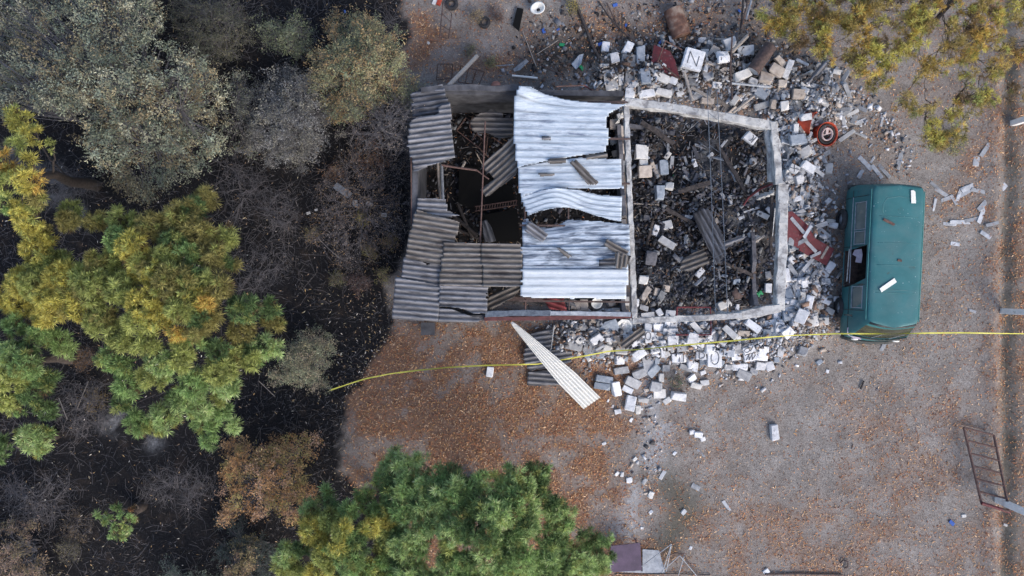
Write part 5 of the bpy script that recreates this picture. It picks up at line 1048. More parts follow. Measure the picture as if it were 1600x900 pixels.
for (y, z0, z1) in ((-1.46, .45, 1.75), (-.70, .45, 1.78), (.42, .45, 1.78), (1.90, .5, 1.7)):
    m = MB(); m.tube([(-.918, y, z0), (-.926, y, .75), (-.92, y, 1.05), (-.90, y, 1.12), (-.81, y, 1.60), (-.79, y, min(z1, 1.70))], .009, 5); m.build('door_gap', MAT['vandark'], van)
m = MB(); m.tube([(-.925, -2.0, .98), (-.935, 0, 1.0), (-.925, 2.1, .98)], .010, 5); m.build('belt_crease', MAT['vandark'], van)
# mattress springs and rags seen through the door hole
m = MB()
for i in range(9):
    x = -.86+i*.035
    m.tube([(x, -.58, .62), (x+.01, -.1, .68), (x, .34, .64)], .006, 4)
for i in range(12): m.tube([(-.88, -.55+i*.08, .63), (-.55, -.55+i*.08, .70)], .005, 4)
sp = m.build('burnt_mattress', MAT['rust'], None); sp.location = van.location; sp.rotation_euler = van.rotation_euler; tag(sp, 'burnt mattress springs showing in the open side of the van', 'mattress')
m = MB(); m.add([(-.80, .34, .95), (-.66, .37, 1.1), (-.60, .2, 1.05), (-.58, -.05, .95), (-.70, -.02, .8), (-.72, .14, .9), (-.82, .2, .85)], [(0, 1, 2, 3, 4, 5, 6)])
o = m.build('torn_rag', MAT['cloth'], solid=.01); o.location = van.location; o.rotation_euler = van.rotation_euler; tag(o, 'pale pinkish torn rag hanging in the door hole of the van', 'rag')
m = MB(); m.tube([(-.97, -.62, .9), (-.96, .36, .95)], .018, 6); o = m.build('white_rod', MAT['concrete']); o.location = van.location; o.rotation_euler = van.rotation_euler; tag(o, 'pale rod along the lower edge of the van door hole', 'rod')
m = MB(); m.add([(-.93, -2.0, 1.0), (-.80, -1.95, 1.12), (-.62, -2.22, 1.10), (-.5, -2.34, 1.0), (-.7, -2.32, .95), (-.9, -2.2, .92)], [(0, 1, 2, 3, 4, 5)]); o = m.build('grey_rag', MAT['cloth'], solid=.02); o.location = van.location; o.rotation_euler = van.rotation_euler; tag(o, 'light grey rag hanging on the front corner of the van', 'rag')
def on_roof(px, py, l, wd, a, mt, nm, lab):
    me = hull_mesh(nm, l, wd, .02, 2); o = link(nm, me, MAT[mt], loc=P(px, py, 1.935), rot=(.03, .02, rad(a))); tag(o, lab, 'fragment')
on_roof(1387, 446, .52, .13, 34, 'porcelain', 'sheet_fragment', 'long white sliver lying on the van roof')
on_roof(1427, 308, .13, .33, 2, 'porcelain', 'sheet_fragment', 'short white piece on the rear corner of the van roof')
on_roof(1389, 347, .34, .07, -27, 'rust', 'dead_leaf', 'single big brown leaf on the van roof')
on_roof(1406, 407, .12, .06, -10, 'rust', 'dead_leaf', 'little brown leaf in the middle of the van roof')

# ------------------------------------------------------------------ trees and shrubs
GC = {'G': (0.29, 0.42, 0.16), 'B': (0.44, 0.58, 0.24), 'D': (0.14, 0.215, 0.085), 'Y': (0.60, 0.53, 0.14), 'y': (0.41, 0.45, 0.15), 'O': (0.66, 0.44, 0.12), 'o': (0.33, 0.30, 0.11), 'R': (0.36, 0.20, 0.10), 'k': (0.42, 0.33, 0.12), 'n': (0.24, 0.17, 0.09)}
def needles(C, A, L, col, nper, wid, name, spread=1.15):
    """tufts: centres C, axes A, needle length L, colours col"""
    n = len(C); Ci = np.repeat(C, nper, 0); Ai = np.repeat(A, nper, 0); Li = np.repeat(L, nper)*rng.uniform(.65, 1.08, n*nper)
    r = rng.normal(size=(n*nper, 3)); r /= np.linalg.norm(r, axis=1, keepdims=True)
    T = r-(r*Ai).sum(1, keepdims=True)*Ai; T /= np.linalg.norm(T, axis=1, keepdims=True); th = rad(1)*rng.uniform(12, 98, n*nper)[:, None]
    D = Ai*np.cos(th)+T*np.sin(th)
    S = np.cross(D, rng.normal(size=D.shape)); S /= np.linalg.norm(S, axis=1, keepdims=True); S *= wid
    base = Ci+D*(Li*.08)[:, None]; mid = Ci+D*(Li*.55)[:, None]+[0, 0, 0.004]; tip = Ci+D*Li[:, None]-np.array([0, 0, 1])*(Li*.14)[:, None]
    V = np.stack([base-S*.5, mid-S, tip, mid+S], 1).reshape(-1, 3)
    c = np.repeat(col, nper, 0)*(1+.34*rng.normal(size=(n*nper, 1))); c = np.clip(c, .01, .8)
    return mesh_np(name, V, np.arange(4*n*nper).reshape(-1, 4), np.repeat(c, 4, 0))
def curve3(a, b_, sag, n=5, wob=.05):
    a = Vector(a); b_ = Vector(b_); L = (b_-a).length; out = []
    for i in range(n+1):
        t = i/n; p = a.lerp(b_, t); p.z += sag*math.sin(math.pi*t)*L
        if 0 < i < n: p += Vector((random.gauss(0, wob), random.gauss(0, wob), random.gauss(0, wob)))*L*.5
        out.append(p)
    return out
def fill(poly, n, r, cl):
    out = []; xs_ = [p[0] for p in poly]; ys_ = [p[1] for p in poly]
    while len(out) < n:
        x, y = random.uniform(min(xs_), max(xs_)), random.uniform(min(ys_), max(ys_))
        if sdpoly(np.array([x]), np.array([y]), poly)[0] > r*.6: out.append((x, y, random.uniform(.6, 1.1)*r, random.choice(cl)))
    return out
def pine(name, label, base_px, ztop, pads, L=.20, nper=54, dens=1.0, wid=.0075, tip=None, br_r=.03, zdrop=.45, group='pine trees around the yard', under=.7, lean=(0, 0)):
    b0 = P(*base_px, 0); b0.z = gz1(b0.x, b0.y)-.05
    tops = [P(p[0], p[1], ztop-.8) for p in pads]; cx = sum(t.x for t in tops)/len(tops)+lean[0]; cy = sum(t.y for t in tops)/len(tops)+lean[1]
    top = Vector((cx, cy, ztop-.4)); e = empty(name, b0); tag(e, label, 'tree', group)
    trunk = curve3((0, 0, 0), top-b0, 0, 6, .03); m = MB(); m.tube(trunk, [.17*(1-.8*i/6)+.02 for i in range(7)], 9); m.build('trunk', MAT['bark'], e, smooth=True)
    lm = MB(); C = []; A = []; Co = []; rmax = max(math.hypot(t.x-cx, t.y-cy) for t in tops)+.1
    order = sorted(range(len(pads)), key=lambda i: math.hypot(tops[i].x-cx, tops[i].y-cy)); nodes = []
    for (pp, t0) in [(pads[i], tops[i]) for i in order]:
        px, py, r, c = pp; rr = math.hypot(t0.x-cx, t0.y-cy)/rmax; z = ztop-zdrop*ztop*rr**1.5*random.uniform(.75, 1.1)-random.uniform(0, .3)
        pc = P(px, py, z); R = r*(CAM_H-z)/F
        s = max(.15, min(.92, (z-.5)/ztop-.12)); k = s*6; i0 = min(5, int(k)); st = trunk[i0].lerp(trunk[i0+1], k-i0)
        en = pc-b0; en.z -= .18; r0 = 1.0
        cand = [(((nd-en).length+.12*dpt), nd, dpt) for nd, dpt in nodes if math.hypot(nd.x+b0.x-cx, nd.y+b0.y-cy) < math.hypot(en.x+b0.x-cx, en.y+b0.y-cy)-.15]
        best = min(cand, key=lambda t: t[0], default=None); depth = 1
        if best and best[0] < (st-en).length*.75: st = best[1]; depth = best[2]+1; r0 = .55
        nodes.append((en.copy(), depth)); br = curve3(st, en, random.uniform(-.16, -.02), 5, .05); lm.tube(br, [r0*br_r*(1-.6*i/5)+br_r*.1 for i in range(6)], 5)
        n = max(2, int(round((R/.115)**2*1.05*dens)))
        for q in range(n+int(n*under)):
            low = q >= n; a = random.uniform(0, 6.283); d = math.sqrt(random.random()); off = Vector((math.cos(a)*d*R*.85, math.sin(a)*d*R*.85, 0))
            off.z = (R*.55*(1-d*d)*random.uniform(.6, 1.1)) if not low else -random.uniform(.05, .5)*max(R, .3)
            tc_ = pc+off-b0; C.append(tuple(tc_)); ax = Vector((off.x/R*.45+random.gauss(0, .15), off.y/R*.45+random.gauss(0, .15), 1)).normalized(); A.append(tuple(ax))
            cc = np.array(GC[c]); 
            if random.random() < .12: cc = np.array(GC['n'] if low else GC['y'])*.8
            Co.append(cc*random.uniform(.62, 1.3))
            if random.random() < .5: lm.tube([br[-2 if random.random() < .5 else -1], tc_.lerp(br[-1], .5)+Vector((0, 0, -.04)), tc_], [.012, .009, .006], 4, cap=False)
    lm.build('branches', MAT['bark'], e)
    C = np.array(C); me = needles(C, np.array(A), L*rng.uniform(.62, 1.2, len(C)), np.array(Co), nper, wid, 'crown'); link('crown', me, MAT['needle'], e)
    return e
pine('pine_tree', 'large yellow-green pine covering the burnt ground at the left', (330, 472), 5.6, [
    (30, 465, 34, 'Y'), (60, 440, 34, 'y'), (88, 470, 36, 'Y'), (60, 388, 30, 'Y'), (40, 440, 30, 'Y'), (85, 412, 28, 'y'), (100, 440, 36, 'Y'), (130, 475, 36, 'Y'), (150, 452, 32, 'y'), (70, 497, 20, 'Y'), (160, 505, 28, 'y'), (182, 522, 25, 'y'),
    (110, 335, 22, 'y'), (105, 345, 18, 'o'), (150, 345, 20, 'o'), (190, 346, 26, 'y'), (206, 388, 28, 'Y'), (215, 400, 20, 'O'), (232, 356, 24, 'o'), (222, 418, 25, 'Y'), (168, 420, 26, 'y'), (150, 410, 20, 'o'), (285, 342, 34, 'o'), (310, 365, 28, 'o'), (322, 312, 22, 'o'), (300, 330, 24, 'D'),
    (355, 372, 20, 'y'), (332, 402, 26, 'o'), (365, 414, 11, 'o'), (290, 395, 22, 'G'), (252, 402, 22, 'o'), (270, 380, 20, 'D'), (180, 372, 20, 'G'), (230, 475, 34, 'Y'), (246, 495, 24, 'Y'), (300, 472, 26, 'Y'), (318, 478, 14, 'O'), (275, 520, 15, 'O'), (200, 535, 20, 'y'), (230, 535, 22, 'y'),
    (170, 560, 20, 'G'), (188, 572, 18, 'G'), (250, 568, 30, 'B'), (280, 556, 26, 'y'), (240, 588, 26, 'y'), (345, 578, 28, 'y'), (352, 602, 22, 'B'), (345, 622, 13, 'y'), (380, 482, 26, 'D'), (376, 520, 24, 'o'), (392, 552, 18, 'D'), (312, 530, 18, 'G'), (300, 600, 26, 'G'), (290, 630, 20, 'B'),
    (312, 642, 20, 'B'), (200, 602, 24, 'G'), (213, 660, 22, 'G'), (258, 652, 26, 'B'), (245, 668, 16, 'y'), (322, 662, 24, 'G'), (366, 665, 12, 'B'), (346, 642, 16, 'G'), (325, 690, 12, 'G'), (397, 562, 14, 'G'), (420, 482, 16, 'D'), (412, 542, 22, 'B'), (432, 545, 14, 'B'), (425, 505, 18, 'o'),
    (260, 440, 28, 'o'), (290, 440, 24, 'D'), (340, 450, 24, 'o'), (190, 455, 26, 'y'), (340, 545, 20, 'D'), (275, 620, 18, 'D'), (190, 630, 16, 'D'), (130, 440, 26, 'y'), (245, 430, 24, 'Y'), (215, 500, 24, 'y'), (280, 490, 22, 'y'), (310, 505, 18, 'o')]+fill([(30, 430), (140, 400), (190, 340), (330, 320), (370, 400), (430, 480), (400, 590), (300, 560), (200, 530), (60, 490)], 40, 18, 'oyyDo'), lean=(.3, 0), dens=1.75, under=1.1)
pine('pine_tree', 'green pine at the left edge partly under the large yellow one', (120, 560), 4.0, [
    (25, 510, 20, 'G'), (45, 546, 22, 'D'), (90, 532, 22, 'G'), (105, 546, 17, 'B'), (60, 520, 18, 'G'), (40, 572, 26, 'G'), (15, 558, 26, 'B'), (18, 590, 28, 'y'), (50, 572, 15, 'B'), (10, 622, 24, 'y'), (70, 592, 20, 'D'), (50, 612, 24, 'D'), (70, 640, 18, 'D'), (28, 640, 14, 'G'), (5, 470, 12, 'D'), (-30, 600, 40, 'G'), (-30, 540, 40, 'G')], dens=1.7, under=1.0)
pine('young_pine', 'small bright green pine sprig just below the edge pine on burnt ground', (85, 680), 3.0, [(50, 684, 24, 'B'), (40, 676, 16, 'y'), (64, 700, 15, 'B'), (58, 708, 9, 'Y'), (6, 695, 16, 'D'), (72, 678, 12, 'G'), (0, 712, 12, 'G')], dens=1.7)
pine('pine_tree', 'yellow pine along the left edge above the large one', (150, 290), 6.0, [
    (32, 190, 20, 'Y'), (22, 180, 14, 'Y'), (45, 212, 20, 'Y'), (78, 228, 10, 'y'), (45, 250, 11, 'Y'), (10, 254, 20, 'O'), (16, 286, 22, 'y'), (36, 280, 22, 'Y'), (56, 284, 14, 'O'), (62, 310, 17, 'o'), (30, 326, 20, 'Y'), (46, 350, 20, 'Y'), (5, 322, 15, 'G'), (70, 356, 13, 'o'), (48, 335, 16, 'y'), (25, 225, 14, 'y'), (-30, 300, 40, 'Y'), (-30, 240, 30, 'y')], dens=1.6)
pine('pine_seedling', 'single green seedling pine alone on the black burnt ground', (222, 790), 1.8, [(178, 800, 14, 'G'), (195, 816, 17, 'G'), (176, 830, 13, 'G'), (190, 838, 11, 'G'), (207, 808, 10, 'o'), (168, 812, 10, 'G'), (152, 806, 6, 'G'), (208, 792, 7, 'R'), (198, 830, 12, 'B')], L=.17, dens=1.0, nper=50)
pine('pine_tree', 'pine with yellow needles beside the orange shrub at the bottom', (600, 770), 4.6, [
    (510, 775, 15, 'G'), (485, 796, 18, 'B'), (522, 791, 14, 'D'), (480, 812, 14, 'y'), (570, 780, 20, 'G'), (548, 795, 14, 'G'), (490, 830, 24, 'Y'), (502, 850, 22, 'Y'), (520, 812, 20, 'y'), (545, 803, 16, 'G'), (577, 824, 18, 'Y'), (590, 803, 13, 'y'), (505, 870, 20, 'y'), (600, 836, 18, 'y'),
    (450, 868, 22, 'B'), (443, 886, 20, 'y'), (470, 858, 14, 'D'), (455, 860, 14, 'G'), (500, 892, 24, 'Y'), (545, 880, 22, 'G'), (530, 835, 14, 'y'), (560, 850, 18, 'D'), (565, 893, 22, 'G'), (475, 900, 18, 'y'), (537, 818, 8, 'O'), (528, 850, 14, 'Y'), (540, 920, 30, 'G')]+fill([(480, 780), (520, 770), (600, 775), (610, 930), (440, 930), (435, 880), (485, 850)], 22, 16, 'GYyy'), dens=1.7, under=1.0, lean=(.3, .1))
pine('pine_tree', 'broad bright green pine at the bottom of the yard', (738, 752), 5.2, [
    (622, 714, 18, 'B'), (653, 722, 17, 'B'), (603, 735, 18, 'B'), (635, 740, 24, 'B'), (678, 745, 20, 'G'), (703, 735, 14, 'D'), (718, 750, 14, 'D'), (590, 752, 10, 'G'), (752, 752, 14, 'G'), (765, 742, 8, 'B'), (792, 745, 22, 'B'), (613, 765, 18, 'D'), (640, 762, 20, 'G'), (655, 765, 18, 'y'), (690, 770, 20, 'D'),
    (612, 790, 16, 'y'), (625, 802, 20, 'G'), (614, 815, 16, 'Y'), (642, 812, 18, 'B'), (610, 800, 12, 'Y'), (630, 852, 26, 'B'), (652, 838, 22, 'B'), (602, 872, 22, 'G'), (640, 890, 28, 'B'), (700, 890, 24, 'B'), (690, 815, 18, 'B'), (704, 836, 20, 'B'), (670, 822, 17, 'G'), (700, 852, 14, 'y'), (600, 856, 18, 'y'),
    (740, 790, 22, 'D'), (780, 770, 20, 'B'), (766, 800, 24, 'B'), (785, 806, 17, 'B'), (776, 836, 17, 'B'), (760, 870, 24, 'B'), (790, 882, 22, 'G'), (730, 765, 18, 'D'), (660, 785, 20, 'D'), (722, 820, 20, 'D'), (740, 840, 18, 'D'), (832, 730, 14, 'D'), (850, 733, 9, 'G'), (815, 745, 17, 'B'), (820, 765, 15, 'B'),
    (806, 775, 15, 'G'), (845, 765, 15, 'D'), (860, 786, 11, 'D'), (872, 792, 16, 'D'), (888, 800, 10, 'B'), (825, 810, 20, 'B'), (820, 832, 15, 'B'), (850, 836, 15, 'G'), (862, 850, 14, 'B'), (856, 870, 24, 'B'), (830, 875, 16, 'G'), (886, 820, 12, 'G'), (872, 840, 15, 'G'), (850, 888, 26, 'B'), (890, 880, 20, 'G'), (905, 868, 14, 'G'),
    (915, 834, 11, 'D'), (930, 845, 12, 'D'), (948, 845, 11, 'G'), (930, 862, 11, 'D'), (938, 880, 14, 'G'), (953, 872, 8, 'D'), (920, 890, 14, 'G'), (660, 920, 40, 'B'), (780, 920, 40, 'G'), (860, 925, 40, 'G'), (595, 905, 24, 'G'), (730, 900, 22, 'D'), (725, 875, 16, 'G'), (800, 850, 16, 'D')]+fill([(598, 722), (625, 705), (665, 712), (720, 742), (790, 738), (850, 732), (885, 795), (905, 830), (950, 845), (950, 940), (590, 940), (590, 790)], 115, 18, 'DGBGB'), dens=1.75, nper=58, under=1.0)
# the dry sparse pine overhead at the upper right
padsR = []
polyR = [(1175, -60), (1190, 30), (1215, 55), (1260, 75), (1300, 100), (1340, 115), (1375, 140), (1400, 160), (1435, 185), (1430, 220), (1450, 235), (1500, 215), (1505, 185), (1545, 165), (1600, 150), (1680, 120), (1680, -60)]
while len(padsR) < 430:
    x, y = random.uniform(1175, 1680), random.uniform(-60, 240)
    if inpoly(np.array([x]), np.array([y]), polyR)[0] and fbm(np.array([x/60]), np.array([y/60]), 1.0, 61)[0] > .30:
        padsR.append((x, y, random.uniform(7, 17), random.choice('OYOkYkn' if y < 120 else 'okYyOnko')))
pine('dry_pine', 'sparse yellowing pine hanging over the upper right corner', (1560, -160), 4.4, padsR, L=.17, nper=40, dens=1.35, wid=.0055, under=.7, zdrop=.2, br_r=.014)

def shrub(name, label, base_px, poly, zr, ncl, nleaf, leafL, pal, rcl=.28, twig='twig', cat='shrub', group='shrubs on and beside the burnt ground', spread=1.0, br=.03, edge=True, trunk=None):
    b0 = G(*base_px); e = empty(name, b0); tag(e, label, cat, group)
    xs_ = [p[0] for p in poly]; ys_ = [p[1] for p in poly]; cx, cy = sum(xs_)/len(xs_), sum(ys_)/len(ys_); R = max(max(xs_)-min(xs_), max(ys_)-min(ys_))/2
    m = MB(); C = []; Cn = []; col = []; hubs = []
    mid = P(cx, cy, zr[0]+.25*(zr[1]-zr[0]))-b0
    nh = max(4, ncl//14)
    for i in range(nh):
        a = 6.283*i/nh+random.uniform(-.3, .3); q = P(cx+math.cos(a)*R*.45*random.uniform(.5, 1), cy+math.sin(a)*R*.4*random.uniform(.5, 1), zr[0]+random.uniform(.3, .6)*(zr[1]-zr[0]))-b0
        m.tube(curve3((random.uniform(-.1, .1), random.uniform(-.1, .1), -.05), q, .08, 5, .06), [br*(1-.6*k/5) for k in range(6)], 5); hubs.append(q)
    c = 0; tries = 0; s0 = random.randint(0, 50)
    while c < ncl and tries < ncl*30:
        tries += 1; x, y = random.uniform(min(xs_), max(xs_)), random.uniform(min(ys_), max(ys_)); sd_ = sdpoly(np.array([x]), np.array([y]), poly)[0]+min(46, R*.7)*(fbm(np.array([x/38]), np.array([y/38]), 1., s0, 3)[0]-.5)*2
        if sd_ < 0: continue
        c += 1; rr = min(1, math.hypot(x-cx, y-cy)/R); z = zr[1]-(zr[1]-zr[0])*rr**1.6*random.uniform(.5, 1.1)-random.uniform(0, .35)*(zr[1]-zr[0]); z = max(z, .15)
        q = P(x, y, z)-b0; h = min(hubs, key=lambda t: (t-q).length); m.tube(curve3(h, q, .03, 3, .08), [br*.22, br*.17, br*.12, br*.08], 4, cap=False)
        tint = np.array(pal[random.randrange(len(pal))])*random.uniform(.6, 1.3); nt2 = 5
        for k in range(nt2):
            d = Vector((random.gauss(0, 1), random.gauss(0, 1), random.gauss(.35, .6))).normalized(); L = rcl*random.uniform(.5, 1.15)*spread
            m.tube([q, q+d*L], [.004, .002], 3, cap=False)
            n = max(1, nleaf//nt2); t = rng.uniform(.15, 1.05, n)
            pts_ = np.array(q)+np.array(d)*(L*t)[:, None]+rng.normal(size=(n, 3))*leafL*.7
            C.append(pts_); Cn.append(rng.normal(size=(n, 3))+[0, 0, .9]); col.append(np.clip(tint*(1+.22*rng.normal(size=(n, 1))), .01, .8))
    m.build('branches', MAT[twig], e)
    if nleaf:
        C = np.concatenate(C); Cn = np.concatenate(Cn); col = np.concatenate(col); n = len(C)
        me = leaves_mesh(C, Cn, rng.uniform(.4, 1.35, n)*leafL, rng.uniform(.22, .45, n)*leafL, col, 'foliage'); link('foliage', me, MAT['leaf'], e)
    return e
sage = [(0.27, 0.30, 0.21), (0.36, 0.38, 0.27), (0.21, 0.25, 0.18), (0.46, 0.45, 0.32), (0.29, 0.33, 0.25), (0.38, 0.33, 0.20)]
shrub('broadleaf_tree', 'large pale grey-green broadleaf tree in the upper left corner', (215, 190), [(-60, -40), (200, -60), (262, -5), (255, 50), (330, 110), (345, 160), (335, 200), (350, 240), (290, 270), (262, 325), (225, 320), (190, 285), (140, 250), (110, 190), (50, 170), (0, 155), (-60, 190)], (1.2, 4.5), 760, 84, .080, sage+[(0.27, 0.22, 0.13)], rcl=.36, cat='tree', br=.06)
shrub('shrub', 'dull olive twiggy shrub between the two large grey-green ones at the top', (355, 90), [(265, -20), (350, -20), (385, 20), (392, 60), (350, 95), (310, 85), (275, 60)], (.6, 1.8), 190, 60, .055, [(0.12, 0.125, 0.085), (0.16, 0.155, 0.10), (0.10, 0.11, 0.08)], rcl=.28)
shrub('shrub', 'small green-grey shrub sticking up at the top between burnt patches', (470, 90), [(430, 25), (462, 5), (482, 15), (500, 40), (480, 80), (455, 100), (425, 70), (400, 55), (405, 35)], (.5, 1.9), 80, 56, .06, [(0.20, 0.23, 0.13), (0.26, 0.28, 0.17), (0.16, 0.19, 0.12)], rcl=.28)
shrub('broadleaf_tree', 'wide yellowish green broadleaf tree left of the bare soil', (590, 180), [(510, 55), (520, 25), (570, 20), (590, 50), (625, 50), (640, 80), (660, 100), (645, 130), (620, 150), (600, 165), (575, 185), (540, 185), (510, 160), (475, 125), (500, 80)], (.8, 3.2), 400, 80, .065, [(0.30, 0.32, 0.18), (0.37, 0.36, 0.20), (0.24, 0.28, 0.17), (0.40, 0.32, 0.18), (0.46, 0.32, 0.16)], rcl=.33, cat='tree')
shrub('shrub', 'ashen grey leafy shrub below the yellowish green tree', (470, 190), [(380, 130), (420, 110), (470, 115), (510, 150), (535, 175), (530, 210), (500, 250), (460, 270), (420, 260), (390, 215), (370, 180)], (.5, 2.2), 420, 62, .062, [(0.22, 0.225, 0.225), (0.29, 0.29, 0.28), (0.34, 0.33, 0.27), (0.18, 0.185, 0.18)], rcl=.32)
shrub('shrub', 'sparse grey shrub scattered between the grey-green tree and the ashen shrub', (390, 190), [(345, 130), (365, 100), (385, 130), (400, 200), (395, 250), (350, 240)], (.4, 1.4), 50, 40, .055, sage, rcl=.26)
shrub('bare_shrub', 'bare grey twiggy shrub with its branches over the corrugated sheets', (590, 200), [(540, 160), (600, 150), (650, 140), (700, 165), (700, 230), (640, 240), (590, 235), (540, 220)], (.8, 2.9), 150, 14, .05, [(0.30, 0.28, 0.24), (0.34, 0.26, 0.20)], rcl=.55, spread=1.2, br=.035)
shrub('bare_shrub', 'thin purple-grey shrub with a few brown leaves west of the building', (570, 330), [(490, 260), (550, 230), (620, 250), (635, 320), (625, 400), (570, 430), (500, 410), (470, 330)], (.3, 1.2), 230, 26, .05, [(0.40, 0.25, 0.13), (0.24, 0.19, 0.18), (0.32, 0.28, 0.26), (0.36, 0.26, 0.15)], rcl=.42, br=.025)
for (px, py, r, pal, nm, lab) in (
    (580, 240, 30, [(0.34, 0.19, 0.10), (0.26, 0.14, 0.09)], 'dry_shrub', 'rust-brown dry shrub just above the purple-grey one'),
    (525, 270, 14, [(0.34, 0.19, 0.10), (0.26, 0.14, 0.09)], 'dry_shrub', 'small rust-brown tuft left of the larger rust shrub'),
    (566, 344, 13, [(0.45, 0.38, 0.10), (0.38, 0.28, 0.12)], 'dry_shrub', 'yellow leafy tuft in the middle of the bare shrub'),
    (607, 378, 12, [(0.42, 0.33, 0.14), (0.36, 0.24, 0.12)], 'dry_shrub', 'ochre tuft between the bare shrub and the west wall'),
    (578, 390, 13, [(0.36, 0.32, 0.12), (0.30, 0.22, 0.12)], 'dry_shrub', 'yellowish tuft at the lower edge of the bare shrub'),
    (600, 428, 12, [(0.36, 0.34, 0.12), (0.30, 0.22, 0.12)], 'dry_shrub', 'yellow-green tuft beside the roof corner'),
    (524, 435, 13, [(0.20, 0.20, 0.09), (0.16, 0.13, 0.08)], 'dry_shrub', 'dull olive tuft on the burnt ground right of the large pine'),
    (487, 365, 10, [(0.24, 0.21, 0.09), (0.18, 0.13, 0.08)], 'dry_shrub', 'thin olive tuft with a long bare stem on burnt ground'),
    (560, 440, 20, [(0.17, 0.10, 0.08), (0.13, 0.08, 0.07)], 'dry_shrub', 'dark reddish low shrub below the bare shrub'),
    (130, 560, 24, [(0.20, 0.12, 0.06), (0.14, 0.09, 0.06)], 'dry_shrub', 'brown low shrub between the edge pine and the large pine'),
    (150, 628, 18, [(0.28, 0.20, 0.08), (0.2, 0.15, 0.08)], 'dry_shrub', 'ochre low shrub on the burnt ground under the large pine'),
    (122, 822, 24, [(0.17, 0.13, 0.08), (0.13, 0.10, 0.07)], 'dry_shrub', 'dull brown shrub left of the seedling pine'),
    (108, 860, 20, [(0.20, 0.18, 0.11), (0.14, 0.13, 0.09)], 'dry_shrub', 'faint olive shrub beside the pinkish leafy shrub'),
    (60, 30, 26, [(0.16, 0.18, 0.20), (0.22, 0.24, 0.26)], 'ashen_shrub', 'bluish ash-grey shrub at the upper left edge'),
    (1490, 225, 20, [(0.28, 0.29, 0.10), (0.34, 0.34, 0.16)], 'low_weed', 'yellow-green weed patch under the lowest dry pine branches'),
    (735, 78, 9, [(0.26, 0.27, 0.15), (0.3, 0.26, 0.16)], 'low_weed', 'small olive weed beside the dark red scrap on bare soil'),
    (766, 97, 9, [(0.35, 0.34, 0.15), (0.3, 0.3, 0.16)], 'low_weed', 'yellowish weed next to the slanting white pole'),
    (744, 24, 11, [(0.45, 0.36, 0.20), (0.38, 0.28, 0.17)], 'low_weed', 'clump of tan leaves beside the small tyre'),
    (894, 10, 8, [(0.50, 0.44, 0.12), (0.45, 0.36, 0.12)], 'low_weed', 'yellow leaf clump at the top of the blackened pole'),
    (776, 24, 9, [(0.14, 0.08, 0.06), (0.2, 0.1, 0.07)], 'low_weed', 'dark brown weed right of the small tyre'),
    (1056, 593, 13, [(0.10, 0.15, 0.08), (0.2, 0.13, 0.09)], 'low_weed', 'dark green weed between the blocks nearest the yard')):
    poly = [(px+r*math.cos(a), py+r*math.sin(a)) for a in np.linspace(0, 5.8, 9)]
    shrub(nm, lab, (px-2 if px < 800 else px, py+2), poly, (.12, .25+r*.02), int(7+r*1.3), 34, .05 if r > 14 else .045, pal, rcl=.16+r*.003, br=.012, group=None, cat='shrub' if 'shrub' in nm else 'weed')
shrub('orange_shrub', 'orange-brown leafy shrub on the black ground beside the yellow-tinged pine', (450, 750), [(350, 715), (378, 690), (400, 700), (440, 685), (490, 705), (492, 730), (480, 760), (490, 775), (465, 795), (450, 830), (420, 800), (385, 795), (345, 800), (355, 770), (345, 745)], (.7, 2.6), 210, 74, .075, [(0.52, 0.29, 0.13), (0.60, 0.38, 0.19), (0.40, 0.24, 0.11), (0.40, 0.33, 0.13), (0.56, 0.36, 0.24)], rcl=.30)
shrub('shrub', 'pale tan and sage shrub at the tip of the large pine near the tape end', (505, 565), [(450, 530), (470, 505), (505, 515), (520, 540), (518, 580), (505, 605), (480, 612), (450, 600), (430, 610), (425, 590), (445, 570)], (.5, 2.0), 150, 66, .06, [(0.42, 0.38, 0.24), (0.34, 0.36, 0.23), (0.50, 0.42, 0.30), (0.27, 0.30, 0.20)], rcl=.27)
shrub('shrub', 'pinkish brown leafy shrub in the lower left corner', (60, 850), [(-60, 820), (0, 820), (30, 815), (50, 840), (80, 855), (90, 885), (95, 960), (-60, 960)], (.5, 2.0), 190, 64, .065, [(0.32, 0.22, 0.16), (0.26, 0.19, 0.12), (0.36, 0.26, 0.20), (0.22, 0.18, 0.10)], rcl=.27)
shrub('dark_shrub', 'dark blue-green shrub under the orange one at the bottom', (420, 850), [(340, 815), (370, 805), (400, 815), (430, 830), (430, 960), (400, 960), (380, 870), (345, 840)], (.3, 1.2), 150, 58, .055, [(0.06, 0.085, 0.075), (0.08, 0.11, 0.09), (0.05, 0.07, 0.065)], rcl=.26)
shrub('shrub', 'pink-tan leafy bush at the lower edge between two dark shrubs', (390, 870), [(355, 845), (385, 840), (392, 870), (400, 960), (365, 960), (358, 880)], (.5, 1.6), 90, 60, .065, [(0.38, 0.26, 0.17), (0.34, 0.28, 0.14), (0.28, 0.24, 0.13)], rcl=.24)
shrub('shrub', 'grey-green shrub peeping in at the lower edge left of the pink-tan bush', (290, 910), [(250, 885), (272, 872), (300, 882), (335, 888), (345, 960), (240, 960)], (.4, 1.4), 100, 60, .06, [(0.16, 0.20, 0.16), (0.20, 0.24, 0.19)], rcl=.26)
gb = 'bare twiggy shrubs on the burnt slope'
